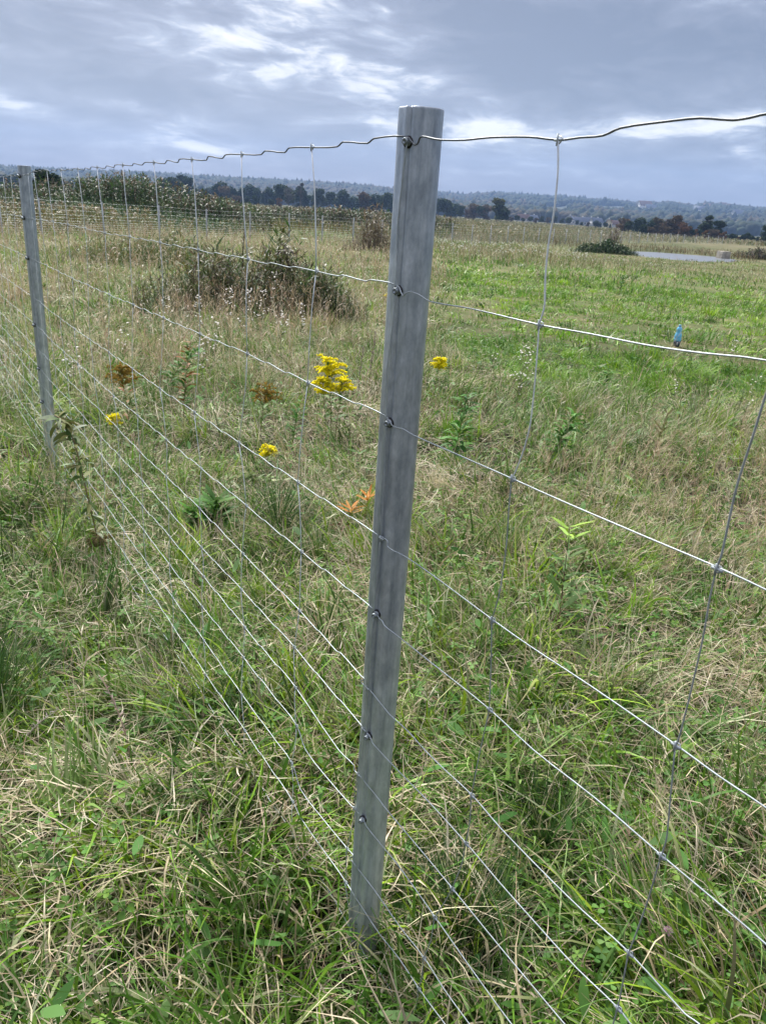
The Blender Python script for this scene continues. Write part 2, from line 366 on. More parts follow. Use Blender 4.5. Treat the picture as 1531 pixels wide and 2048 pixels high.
# ------------------------------------------------------------------ the near fence
P0 = np.array([.0161, 1.2006]); TH = .5627
DR = np.array([-math.sin(TH), math.cos(TH)]); NN = np.array([-math.cos(TH), -math.sin(TH)])
F0 = P0 + np.array([-.5, -.86]) * .033
SP = .30; N1 = 11.8473; G1 = -.0392; PH = 1.562
WZ = [1.5168, 1.322, 1.1294, .9341, .7921, .6641, .5613, .4732, .3775, .2684, .1652, .0732]
P1 = P0 + DR * SP * N1
def fp(px, py):
    """point of the fence's own vertical plane seen at a place of the photograph -> (distance along the fence, height)"""
    R = ray(px, py); t = np.dot(F0, NN) / np.dot(R[:2], NN); q = R[:2] * t
    return float(np.dot(q - F0, DR)), CAM_H + R[2] * t
def f3(s, z, off=0.0): q = F0 + DR * s + NN * off; return (q[0], q[1], z)
POSTPTS = {0: [(885, 280), (868, 278), (845, 273), (839, 276), (835, 287), (828, 289), (812, 273)],
 1: [(1080, 650), (940, 617), (860, 603), (838, 590), (822, 584), (812, 586), (805, 592), (795, 571)],
 2: [(1025, 958), (900, 903), (826, 870), (805, 858), (785, 852), (776, 838), (768, 830)],
 3: [(985, 1240), (860, 1147), (808, 1112), (775, 1094), (774, 1081), (761, 1074)],
 4: [(980, 1420), (860, 1324), (795, 1272), (768, 1251), (764, 1242), (758, 1237), (747, 1219)],
 5: [(944, 1591), (885, 1536), (849, 1500), (814, 1461), (777, 1427), (736, 1376), (727, 1370), (721, 1362), (729, 1359), (720, 1350)],
 6: [(933, 1688), (859, 1606), (814, 1560), (745, 1487), (740, 1474), (728, 1458)],
 7: [(905, 1778), (844, 1704), (791, 1641), (767, 1612), (752, 1592), (716, 1548), (708, 1540), (707, 1530), (677, 1500)],
 8: [(870, 1835), (796, 1731), (758, 1685), (732, 1652), (727, 1641), (720, 1630), (712, 1622), (672, 1577), (611, 1500)],
 9: [(848, 1916), (798, 1852), (754, 1788), (705, 1724), (699, 1716), (706, 1711), (695, 1698), (644, 1636), (600, 1577)],
 10: [(838, 1978), (796, 1915), (758, 1867), (714, 1800), (692, 1765), (670, 1733), (600, 1634)],
 11: [(817, 2044), (763, 1950), (732, 1915), (710, 1889), (712, 1878), (701, 1860), (648, 1767), (600, 1704)]}
RIGHT = {0: [(1531, 228), (1500, 235), (1465, 240), (1400, 236), (1330, 243), (1240, 256), (1205, 271), (1160, 275), (1118, 280), (1060, 274), (980, 275), (930, 280)],
 1: [(1531, 721), (1400, 706), (1290, 690), (1180, 668)], 2: [(1531, 1180), (1430, 1133), (1300, 1078), (1118, 1000)],
 3: [(1531, 1616), (1440, 1555), (1352, 1491), (1180, 1372), (1060, 1293)], 4: [(1531, 1889), (1430, 1802), (1323, 1712), (1190, 1597), (1066, 1500)],
 5: [(1397, 2048), (1368, 2027), (1258, 1906), (1166, 1823), (1101, 1760), (1000, 1656)], 6: [(1260, 2048), (1236, 2017), (1153, 1937), (1080, 1857), (1000, 1767)],
 7: [(1128, 2048), (1000, 1895)], 8: [(1022, 2048), (940, 1935)], 9: [(938, 2048), (890, 1982)], 10: [(889, 2048), (862, 2012)], 11: []}
LEFT = {0: [(625, 295), (485, 309), (385, 319), (309, 325), (247, 330), (196, 335), (157, 338), (123, 340), (95, 341), (68, 342)],
 1: [(634, 543), (497.6, 518.8), (398, 500), (321.7, 485.5), (260.9, 473.6), (212, 466), (172, 457), (137, 449), (107.7, 444), (84, 439.6)],
 2: [(617, 766), (496, 708), (401.5, 668.7), (328.5, 636.4), (268, 610), (220, 590), (177.6, 571), (146, 557), (118, 543), (94, 531)],
 3: [(597, 965), (479, 886), (390, 825), (321, 778), (266, 738), (219, 705), (181, 679.6), (150, 658), (122, 637), (98, 620)],
 4: [(604, 1104), (494, 1012), (404, 938), (334, 880), (277, 832), (228, 792), (189.5, 757), (157, 728), (129, 704), (105, 683)]}
fence = empty('wire_fence', (P0[0], P0[1], 0), 'tall galvanised wire mesh fence on round steel posts, running across the foreground', 'fence')
FO = Vector((P0[0], P0[1], 0))
def local(V): return np.asarray(V, float) - np.array([P0[0], P0[1], 0])
NODES = {}                     # (wire, n) -> (s, z)
lines = []
NL = 34
for k, z0 in enumerate(WZ):
    pts = [fp(*p) for p in RIGHT[k] + POSTPTS[k]]
    # beyond the frame to the right the wire carries on straight
    s_, z_ = pts[0]; ext = [(-3.3, z0), (-2.4, z0), (-1.5, z0), (-1.05, z0)]
    ext = [e for e in ext if e[0] < s_ - .15]
    seq = ext + pts
    s_end = seq[-1][0]
    for n in range(1, NL):
        s = SP * n; z = z0 + G1 * min(n, 40) / N1
        if k in LEFT and n <= 10: s, z = fp(*LEFT[k][n - 1])
        elif k > 4: s += .012 * math.sin(k * 2.1 + n); z += .004 * math.sin(n * 1.7 + k * 3)
        NODES[(k, n)] = (s, z)
        if s > s_end + .03: seq.append((s, z))
    lines.append(sorted(seq, key=lambda p: p[0]) if k not in (5, 9) else seq)
rr_ = random.Random(3)
for k, seq in enumerate(lines):
    a = Acc(); out = []
    for i, (s, z) in enumerate(seq):
        out.append((s, z, 0))
        if i + 1 < len(seq):
            s2, z2 = seq[i + 1]; ds = s2 - s
            if ds > .22:                                # crimped high tensile wire between the knots
                for t_, dz_ in ((.30, .003), (.36, -.004), (.64, .003), (.70, -.0045)):
                    out.append((s + ds * t_, z + (z2 - z) * t_ + dz_ * rr_.uniform(.7, 1.3) * (.8 if k == 0 else .42), rr_.uniform(-.001, .001)))
    # Catmull-Rom style smoothing
    O = np.array(out); M_ = []
    for i in range(len(O) - 1):
        p0, p1, p2, p3 = O[max(i - 1, 0)], O[i], O[i + 1], O[min(i + 2, len(O) - 1)]
        d = np.linalg.norm(p2 - p1) + 1e-6
        m1 = (p2 - p0) * d / (np.linalg.norm(p2 - p1) + np.linalg.norm(p1 - p0) + 1e-6); m2 = (p3 - p1) * d / (np.linalg.norm(p3 - p2) + np.linalg.norm(p2 - p1) + 1e-6)
        for t_ in (0, .34, .67):
            M_.append((2 * t_**3 - 3 * t_**2 + 1) * p1 + (t_**3 - 2 * t_**2 + t_) * m1 + (-2 * t_**3 + 3 * t_**2) * p2 + (t_**3 - t_**2) * m2)
    M_.append(O[-1])
    P = np.array([f3(s, z, o) for s, z, o in M_])
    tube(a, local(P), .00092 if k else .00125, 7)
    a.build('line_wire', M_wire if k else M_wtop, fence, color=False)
# stays near the camera, knot to knot, bent as in the photograph
STAYS = {-1: [[(1118, 280), (1119, 340), (1110, 430), (1098, 490), (1092, 560), (1092, 612), (1083, 641), (1080, 650)], [(1080, 650), (1077, 700), (1072, 763), (1063, 850), (1048, 905), (1032, 945), (1025, 958)],
   [(1025, 958), (1020, 1011), (1015, 1090), (1002, 1185), (985, 1240)], [(985, 1240), (984, 1330), (980, 1420)], [(980, 1420), (962, 1500), (944, 1591)], [(944, 1591), (942, 1640), (933, 1688)], [(933, 1688), (925, 1730), (905, 1778)],
   [(905, 1778), (892, 1802), (870, 1835)], [(870, 1835), (864, 1880), (848, 1916)], [(848, 1916), (846, 1950), (838, 1978)], [(838, 1978), (835, 2010), (817, 2044)]],
 -2: [[(1575, 726), (1545, 760), (1531, 795), (1508, 871), (1476, 966), (1458, 1047), (1445, 1110), (1434, 1137)], [(1434, 1139), (1421, 1194), (1409, 1270), (1385, 1375), (1360, 1475), (1352, 1491)],
   [(1352, 1491), (1342, 1597), (1335, 1680), (1323, 1712)], [(1323, 1712), (1298, 1798), (1277, 1857), (1258, 1906)], [(1258, 1906), (1243, 1985), (1236, 2017)], [(1236, 2017), (1225, 2055), (1205, 2110)]],
 0: [[(817, 283), (812, 330), (803, 400), (797, 470), (796, 560), (797, 583)], [(797, 583), (788, 650), (778, 730), (775, 800), (776, 845)], [(776, 845), (773, 900), (771, 950), (768, 1010), (763, 1077)],
   [(763, 1077), (757, 1150), (750, 1228)], [(750, 1228), (743, 1300), (735, 1376)], [(735, 1376), (732, 1420), (728, 1458)], [(728, 1458), (722, 1505), (717, 1549)], [(717, 1549), (711, 1590), (713, 1622)], [(713, 1622), (704, 1665), (695, 1698)], [(695, 1698), (694, 1750), (692, 1765)], [(692, 1765), (700, 1815), (701, 1860)]]}
for n, segs in STAYS.items():
    a = Acc(); a2 = Acc()
    for si, sg in enumerate(segs):
        q = [fp(*p) for p in sg]; P = np.array([f3(s, z, .0022 if n else .003) for s, z in q])
        # round the corners
        t0 = np.linspace(0, 1, len(P)); t1 = np.linspace(0, 1, len(P) * 3); P = np.stack([np.interp(t1, t0, P[:, i]) for i in range(3)], 1)
        P[1:-1] = (P[:-2] + P[1:-1] * 2 + P[2:]) / 4
        tube(a2 if n == -1 and si < 2 else a, local(P), .00105 if si == 0 else .00085, 6)
    a.build('stay_wire', M_wstay if n else M_wire, fence, color=False)
    if n == -1: a2.build('stay_wire', M_wlight, fence, color=False)
for n in list(range(1, NL)) + [-3, -4, -5, -6, -7, -8, -9, -10]:
    a = Acc(); rs = random.Random(n)
    for k in range(11):
        if n > 0: (s1, z1), (s2, z2) = NODES[(k, n)], NODES[(k + 1, n)]
        else: s1 = s2 = SP * n; z1, z2 = WZ[k], WZ[k + 1]
        b = rs.uniform(-.006, .006)
        tube(a, local([f3(s1, z1, .002), f3(s1 * .7 + s2 * .3 + b * .5, z1 * .7 + z2 * .3, .002 + b * .4), f3(s1 * .3 + s2 * .7 + b, z1 * .3 + z2 * .7, .002), f3(s2, z2, .002)]), .00120 if k == 0 else .00085, 5)
    a.build('stay_wire', M_wlight, fence, color=False)
# knots: small wrapped wire at every crossing, one mesh per line would not be countable apart
kn = Acc()
def knot(s, z, sc=1.0):
    P = [f3(s + .0042 * sc * math.cos(t), z + .0036 * sc * math.sin(t * 1.0), .0012 * math.sin(2 * t)) for t in np.linspace(0, 6.0, 9)]
    tube(kn, local(P), .0008, 5)
    tube(kn, local([f3(s, z - .006, .0028), f3(s, z + .006, .0028)]), .0012, 6)
    tube(kn, local([f3(s - .006, z, .001), f3(s + .006, z, .001)]), .0016, 6)
for (k, n), (s, z) in NODES.items():
    if n < 14: knot(s, z)
for p in [(1118, 280), (1080, 650), (1025, 958), (985, 1240), (980, 1420), (944, 1591), (933, 1688), (905, 1778), (870, 1835), (848, 1916), (838, 1978), (817, 2044), (1434, 1138), (1352, 1491), (1323, 1712), (1258, 1906), (1236, 2017), (763, 1077), (735, 1376), (717, 1549), (695, 1698), (692, 1765), (728, 1459), (709, 1617)]: knot(*fp(*p))
tag(kn.build('wire_knots', M_wire, fence, color=False), kind='stuff')

def post_mesh(acc, H, R=.0312, gaz=None, bottom=-.25):
    """rolled steel post: round section with a shallow seam groove and a flatter face beside it"""
    gaz = math.atan2(-.86, -.5) if gaz is None else gaz
    th = np.linspace(0, 2 * np.pi, 128, endpoint=False); d = (th - gaz + np.pi) % (2 * np.pi) - np.pi
    r = np.full(128, R)
    r -= .0042 * np.exp(-(d / .10) ** 2)                       # seam groove
    r -= .0022 * np.exp(-((d + .50) / .24) ** 2)               # flat lip on one side of the seam
    r += .0012 * np.exp(-((d + .16) / .07) ** 2)
    r -= .0010 * np.exp(-((d - .85) / .35) ** 2)
    zs = [bottom, .1, .5, 1.0, H - .003, H - .001, H, H, H - .004, H - .03, H - .3]
    sc = [1, 1, 1, 1, 1, .992, .975, .925, .91, .91, .91]
    V = np.concatenate([np.stack([np.cos(th) * r * s, np.sin(th) * r * s, np.full(128, z)], 1) for z, s in zip(zs, sc)])
    V = np.concatenate([V, [[0, 0, zs[-1]]]])
    i = np.arange(len(zs) - 1)[:, None] * 128; j = np.arange(128)[None]; j2 = (j + 1) % 128
    Q = np.stack([i + j, i + j2, i + 128 + j2, i + 128 + j], -1).reshape(-1, 4); b = (len(zs) - 1) * 128; a_ = np.arange(128)
    acc.add(V, Q, np.stack([a_ + b, (a_ + 1) % 128 + b, np.full(128, len(V) - 1)], 1))
def bolt(parent, bx, by, bz, az, sc=1.0):
    """hex bolt with flange on a black rubber washer, pointing along azimuth az"""
    R3 = Matrix.Translation((bx, by, bz)) @ Matrix.Rotation(az, 4, 'Z') @ Matrix.Rotation(math.pi / 2, 4, 'Y')
    a = Acc(); lathe(a, [(0, 0), (.0105 * sc, 0), (.0112 * sc, .0012), (.0105 * sc, .0032), (.004, .0034)], 20, M=R3)
    w_ = a.build('washer', M_rubber, parent, color=False)
    a = Acc(); lathe(a, [(0, .0034), (.0078 * sc, .0034), (.0083 * sc, .0045), (.0070 * sc, .0056), (.0060 * sc, .006)], 20, M=R3)
    h = [(.0066 * sc, .006), (.0066 * sc, .0122), (.0060 * sc, .0130), (.0034 * sc, .0130), (.003 * sc, .0118), (0, .0116)]
    lathe(a, h, 6, M=R3)
    o = a.build('bolt', M_bolt, parent, smooth=False, color=False)
post = bpy.data.objects.new('post', None)
a = Acc(); post_mesh(a, PH); post = a.build('post', M_post, fence, color=False)
post['label'] = 'large round galvanised steel post in the foreground'
BOLTS = [(818, 283), (797, 583), (776, 847), (750, 1230), (730, 1470), (718, 1635), (697, 1867)]
bd = np.array([-.5, -.86]); bd /= np.linalg.norm(bd); baz = math.atan2(bd[1], bd[0])
for bx_, by_ in BOLTS:
    s, z = fp(bx_ + 3, by_); q = bd * .0285
    sid = max(-.004, min(.004, s)); bolt(post, q[0], q[1], z, baz, .72)
a = Acc(); post_mesh(a, PH, gaz=baz + .25); post1 = a.build('post', M_post, fence, color=False)
post1.location = (P1[0] - P0[0], P1[1] - P0[1], G1); post1.rotation_euler = (0, math.radians(-.3), 0)
post1['label'] = 'smaller looking round steel post further along at the left'
for k in (0, 1, 2, 4, 6, 8, 11): bolt(post1, bd[0] * .030, bd[1] * .030, WZ[k] - .004, baz)

# ------------------------------------------------------------------ the far fence
FX = [(-60, 52), (5, 37), (84, 38), (209, 40.5), (321, 42.5), (414, 45), (500, 46.8), (578, 48.8), (643.7, 51), (705, 53.5), (762, 56.5), (833, 61), (902, 66), (942, 70), (979, 74), (1013, 78), (1045, 82), (1075, 86), (1104, 90), (1129, 94), (1153, 99), (1177, 105), (1199, 110), (1220, 115), (1239, 120), (1257, 124), (1275, 129), (1292, 134), (1308, 139), (1323, 144), (1338, 148), (1352, 152), (1365, 156), (1389, 162), (1413, 168), (1433, 173), (1443, 178)]
ff = []
for px, y in FX:
    hy = 470 if px < 300 else 488
    R = ray(px, hy); ff.append((R[0] / R[1] * y, y))
ff[0] = (ff[1][0] - 4.6, ff[1][1] - 1.0)
ff = [(ff[0][0] - 4.7 * k, ff[0][1] - 1.2 * k) for k in (3, 2, 1)] + ff
ofx, ofy = ff[12]; ofz = float(gz(ofx, ofy))
fence2 = empty('boundary_fence', (ofx, ofy, ofz), 'distant wire mesh fence on pale posts crossing the meadow behind the pond', 'fence')
M_fpost = material('pale_post_steel', .55, metal=.2, color=(.26, .275, .275), noise=(8, .15))
pm_ = None; tops = []
for x, y in ff:
    z = float(gz(x, y)); hh = CAM_H * 0 + 1.60; tops.append((x, y, z))
    if pm_ is None:
        a = Acc(); lathe(a, [(.040, -.3), (.040, 1.60), (.032, 1.60), (.032, 1.5), (0, 1.5)], 10); pm_ = a.build('post', M_fpost, fence2, color=False); o = pm_
    else: o = pm_.copy(); C.objects.link(o); o.parent = fence2
    o.location = (x - ofx, y - ofy, z - ofz); o.rotation_euler = (rng.normal(0, .008), rng.normal(0, .008), rng.uniform(0, 6))
T_ = np.array(tops); sl = np.concatenate([[0], np.cumsum(np.linalg.norm(np.diff(T_[:, :2], axis=0), axis=1))])
M_fwire = material('far_fence_wire', .5, metal=.1, color=(.60, .64, .62), noise=(5, .1))
a = Acc()
for z in [w_ / 1.562 * 1.57 for w_ in WZ]:
    tube(a, T_ + np.array([-ofx, -ofy, z - ofz]) - np.array([0, .05, 0]), .0034, 4, cap=False)
for s in np.arange(0, 110, .3):
    x, y, z = (np.interp(s, sl, T_[:, i]) for i in range(3))
    tube(a, [(x - ofx, y - ofy - .05, z + .1 - ofz), (x - ofx, y - ofy - .05, z + 1.53 - ofz)], .0022, 3, cap=False)
a.build('wire_mesh', M_fwire, fence2, color=False)

# ------------------------------------------------------------------ grass and ground cover
def A_(*c): return np.array(c, float)
GREENS = A_((.080, .168, .022), (.120, .225, .026), (.055, .130, .018), (.085, .180, .050), (.18, .28, .025), (.030, .075, .012), (.17, .26, .10))
STRAWS = A_((.52, .45, .29), (.44, .36, .22), (.66, .59, .42), (.32, .25, .15), (.56, .48, .34))
BROWNS = A_((.16, .10, .055), (.11, .075, .045), (.22, .14, .08))
def pick(pal, n, jit=.18):
    c = pal[rng.integers(0, len(pal), n)] * rng.uniform(1 - jit, 1 + jit, (n, 1)); return c * rng.uniform(.93, 1.07, (n, 3))
def sector(n, r0, r1, half=38, px=1.0):
    r = (rng.uniform(0, 1, n) * (r1 ** 2 - r0 ** 2) + r0 ** 2) ** .5
    a = np.radians(rng.uniform(-half, half, n)); return r * np.sin(a), r * np.cos(a)
BX, BY, BZ = ground_at(1351, 693)
def clear(x, y):
    """False where the pond is"""
    u = (x - BX) * BY / np.hypot(BX, BY) - (y - BY) * BX / np.hypot(BX, BY); v = (x - BX) * BX / np.hypot(BX, BY) + (y - BY) * BY / np.hypot(BX, BY)
    trodden = (np.abs(u) < .13) & (v > -.75) & (v < .12)          # flattened spot where the bottle stands
    return (pondmask(x, y) > 1.02) & ~trodden
def dryness(x, y):
    r = np.hypot(x, y)
    d = fbm(x, y, 1.1, 11, 3) * .6 + fbm(x, y, 6.0, 12, 2) * .4
    lawn = sstep(-.3, .9, x - .05 * y + .15 * np.sin(y * 1.3)) * sstep(6.2, 9.5, y) * (1 - sstep(32, 42, y)) * (.55 + .45 * sstep(.35, .5, fbm(x, y, 2.5, 13, 2)))
    d = d + .04 + .06 * (1 - sstep(-1, 2, x)) * sstep(5, 9, y) - .42 * lawn
    band = np.exp(-((y - 5.6 - .3 * x) / 1.5) ** 2) * sstep(0.6, 2.2, x)
    d = d - .05 * band - .07 * sstep(0, .8, x) * sstep(3.5, 5, y) + .08 * sstep(34, 44, y) + .06 * np.exp(-(((x + .9) / 1.0) ** 2 + ((y - 3.8) / .6) ** 2))
    return d, lawn
def field(n, r0, r1, Ls, Ws, segs, per=26, spread=.035, dryshift=0., lay=1.0, half=38, loose=.22, co=.5):
    """blades gathered in tufts: every tuft has its own colour, lean and lay"""
    nt = n // per; tx, ty = sector(nt, r0, r1, half)
    keep = (rng.uniform(0, 1, nt) < .35 + 1.0 * fbm(tx, ty, spread * 9, 21, 2)) & clear(tx, ty); tx, ty = tx[keep], ty[keep]; nt = len(tx)
    d, lawn = dryness(tx, ty)
    tdry = np.clip((d - .46) * 2.0 + dryshift + rng.normal(0, .28, nt), .02, .95)
    tg = GREENS[rng.integers(0, len(GREENS), nt)] * rng.uniform(.7, 1.25, (nt, 1)); tstr = STRAWS[rng.integers(0, len(STRAWS), nt)] * rng.uniform(.75, 1.15, (nt, 1))
    gcl = fbm(tx, ty, 1.4, 44, 2) * 9.0 + rng.normal(0, .8, nt); tlean = np.clip(rng.gamma(2.4, .27, nt), 0, 1.3) * lay; tL = rng.uniform(.6, 1.25, nt) * (.7 + .6 * fbm(tx, ty, .9, 66, 2)) * (1 - .5 * lawn)
    i = np.repeat(np.arange(nt), per); n = len(i); off = rng.normal(0, 1, (n, 2)) * (spread * rng.uniform(.5, 1.6, nt))[i][:, None]
    free = rng.uniform(0, 1, n) < loose; off = np.where(free[:, None], off * 4, off)
    x, y = tx[i] + off[:, 0], ty[i] + off[:, 1]
    k = clear(x, y) & (np.hypot(x, y) > .45); x, y, i, free, off = x[k], y[k], i[k], free[k], off[k]; n = len(x)
    out = np.arctan2(off[:, 1], off[:, 0])
    col_k = A_(1.08, 1.08, .78)
    az = np.where(free, rng.uniform(0, 6.28, n), np.where(rng.uniform(0, 1, n) < .9 - co, out, gcl[i]) + rng.normal(0, .95 - co, n))
    dry = rng.uniform(0, 1, n) < tdry[i]
    col = np.where(dry[:, None], np.where(free[:, None], pick(STRAWS, n), tstr[i] * rng.uniform(.8, 1.2, (n, 1))), np.where(free[:, None], pick(GREENS, n), tg[i] * rng.uniform(.8, 1.25, (n, 1))))
    br = rng.uniform(0, 1, n) < .06; col = np.where((dry & br)[:, None], pick(BROWNS, n), col)
    col = np.where((lawn[i][:, None] > .4) & ~dry[:, None], col * A_(1.15, 1.22, .8), col)
    col = np.where(dry[:, None], col, col * col_k)
    L = rng.uniform(*Ls, n) * tL[i]; Wd = rng.uniform(*Ws, n) * np.where(dry, .6, 1.0) * rng.choice([.6, 1, 1.35], n)
    lowz = 1 - .62 * (sstep(36, 46, y) * (1 - sstep(66, 70, y)) * sstep(8, 13, x) * (1 - sstep(34, 44, x))); L = L * lowz
    lean = np.abs(tlean[i] + rng.normal(0, .25, n)) * np.where(free, 1.3, 1); bend = rng.uniform(.15, 1.6, n)
    kink = np.where(rng.uniform(0, 1, n) < np.where(dry, .5, .14), rng.normal(0, .9, n), 0)
    tip = np.where((rng.uniform(0, 1, n) < .28 * (1 - .8 * lawn[i]))[:, None], pick(STRAWS, n) * .9, col * 1.2)
    return blades(x, y, gz(x, y) - .004, L, Wd, az, lean, bend, col, segs, curl=rng.normal(0, .8, n), kink=kink, tipcol=tip)
near = Acc()
for args in [(52000, .55, 4.4, (.05, .15), (.0028, .0060), 4, 24, .030, .04),                       # short understorey
             (60000, .55, 4.4, (.13, .30), (.0044, .0102), 6, 60, .050, -.03, 1.25, 38, .10, .72),       # flowing mats
             (17000, .55, 4.4, (.16, .36), (.0020, .0044), 7, 30, .05, .38, 1.35, 38, .35, .6),
             (60000, 4.2, 11.0, (.07, .18), (.0048, .0090), 3, 26, .045),
             (80000, 4.2, 11.0, (.18, .36), (.0050, .0095), 5, 55, .075, .0, 1.15, 38, .10, .7),
             (22000, 4.2, 11.0, (.18, .44), (.0028, .0052), 4, 24, .07, .12, 1.0, 38, .3, .6),
             (80000, 10.5, 30.0, (.10, .22), (.011, .022), 3, 26, .10, .0, .8, 34), (70000, 10.5, 30.0, (.18, .40), (.011, .022), 3, 40, .15, .0, 1.0, 34, .1, .7),
             (100000, 28.0, 75.0, (.18, .45), (.022, .05), 2, 22, .28, .12, .6, 33)]:
    V, Q, K = field(*args); near.add(V, Q, None, K)
# broken straw lying in and on the mats
for n, r0, r1, l0, l1, w0, w1, hz_ in [(46000, .55, 4.5, .03, .12, .0018, .0046, .12), (32000, 4.2, 11.0, .05, .14, .0028, .0055, .13), (16000, 10.5, 24.0, .08, .18, .008, .014, .12)]:
    x, y = sector(n, r0, r1); k = rng.uniform(0, 1, n) < .25 + 1.1 * (fbm(x, y, .5 if r0 < 4 else 1.0, 131, 3) > .48); x, y = x[k], y[k]; n = len(x)
    d_, lawn_ = dryness(x, y); k = rng.uniform(0, 1, n) > .92 * lawn_; x, y = x[k], y[k]; n = len(x)
    V, Q, K = blades(x, y, gz(x, y) + rng.uniform(.01, 1, n) ** 1.3 * hz_, rng.uniform(l0, l1, n), rng.uniform(w0, w1, n), rng.uniform(0, 6.28, n), rng.uniform(1.2, 1.75, n), rng.uniform(-.5, .5, n), pick(STRAWS * .88, n), 2, curl=rng.normal(0, .6, n), floor=False); near.add(V, Q, None, K)
tag(near.build('grass', M_blade), 'matted meadow grass, green and straw coloured, covering the ground', 'grass', kind='stuff')

# tussocks: dense dark green clumps that can be told apart
def tussock(px, py, n, L, label, pal=((.035, .085, .018), (.055, .115, .022), (.045, .10, .03)), lean=.42, dry=.08, wd=(.0018, .0035), name='grass_tussock', cat='tussock', group=None, spread=.05):
    x, y, z = ground_at(px, py); c = pick(A_(*pal), n)
    dr_ = rng.uniform(0, 1, n) < dry; c = np.where(dr_[:, None], pick(STRAWS, n), c)
    r = np.abs(rng.normal(0, spread, n)); a = rng.uniform(0, 2 * np.pi, n)
    V, Q, K = blades(r * np.cos(a), r * np.sin(a), np.zeros(n), rng.uniform(.55, 1.0, n) * L, rng.uniform(*wd, n), a + rng.normal(0, .4, n), np.abs(rng.normal(lean, .2, n)) * np.clip(r / spread, .3, 1.6), rng.uniform(.3, 1.3, n), c, 6, curl=rng.normal(0, .25, n))
    o = mesh_obj(name, V, Q, M_blade, None, K); o.location = (x, y, z - .01); return tag(o, label, cat, group)
tussock(555, 1075, 420, .42, 'dark green grass tussock behind the fence, between the leafy rosette and the foreground post')
tussock(1085, 1705, 420, .27, 'spiky dark green grass tussock low on the right of the foreground post')
tussock(918, 1895, 420, .30, 'upright dark green grass clump just right of the foot of the foreground post', lean=.22)
tussock(-10, 1430, 480, .42, 'large dark green tussock of fine grass at the left edge of the photo')
tussock(345, 1420, 220, .28, 'pale dry topped grass clump in the middle of the near left meadow', pal=((.16, .18, .08), (.20, .19, .10)), dry=.5)
tussock(1010, 1120, 260, .34, 'bright green grass clump just right of the post and below the drooping leafy stem', pal=((.10, .18, .035), (.13, .21, .045)), dry=.2)
tussock(640, 1130, 260, .30, 'bright green grass clump left of the foreground post at mid height', pal=((.10, .18, .035), (.08, .15, .035)), dry=.2)

# clover leaves near the camera
def clover():
    acc = Acc(); n = 9000; x, y = sector(n, .75, 4.6)
    w_ = fbm(x, y, .55, 71, 3) + .16 * np.exp(-(((x - .75) / .45) ** 2 + ((y - 1.25) / .4) ** 2)); k = w_ > .53; x, y = x[k], y[k]; n = len(x)
    z = gz(x, y); h = rng.uniform(.03, .12, n); s = rng.uniform(.008, .0165, n)
    tx, ty = rng.normal(0, .3, n), rng.normal(0, .3, n); a0 = rng.uniform(0, 6.28, n); col = pick(A_((.085, .19, .03), (.06, .14, .025), (.11, .22, .05), (.13, .22, .03)), n)
    prof = np.array([(0, 0), (.55, .42), (1.0, .52), (1.18, .28), (1.1, 0), (1.18, -.28), (1.0, -.52), (.55, -.42)])
    for j in range(3):
        a = a0 + j * 2.094; ca, sa = np.cos(a)[:, None], np.sin(a)[:, None]
        u, v = prof[:, 0] * s[:, None], prof[:, 1] * s[:, None]
        X_ = u * ca - v * sa; Y_ = u * sa + v * ca; Z_ = (X_ * tx[:, None] + Y_ * ty[:, None]) + np.abs(v) * .45 - u * .1
        V = np.stack([x[:, None] + X_, y[:, None] + Y_, (z + h)[:, None] + Z_], -1).reshape(-1, 3)
        b = np.arange(n)[:, None] * 8
        Q = np.concatenate([b + np.array([0, 1, 2, 3]), b + np.array([0, 3, 4, 5]), b + np.array([0, 5, 6, 7])])
        acc.add(V, Q, None, np.repeat(col, 8, 0))
    V, Q, K = blades(x, y, z, h, np.full(n, .0016), a0, np.full(n, .05), np.full(n, .1), col * .8, 2, floor=False, shape='stem'); acc.add(V, Q, None, K)
    # broad weed leaves lying low
    n = 6500; x, y = sector(n, .8, 11.0); L = rng.uniform(.03, .08, n); c = pick(A_((.07, .17, .03), (.05, .13, .025), (.11, .20, .06)), n)
    V, Q, K = blades(x, y, gz(x, y) + rng.uniform(.01, .13, n), L, L * rng.uniform(.22, .42, n), rng.uniform(0, 6.28, n), rng.uniform(.7, 1.3, n), rng.uniform(.1, .8, n), c, 4, shape='leaf'); acc.add(V, Q, None, K)
    tag(acc.build('clover', M_leaf), 'clover and small weed leaves scattered low in the grass', 'clover', kind='stuff')
clover()

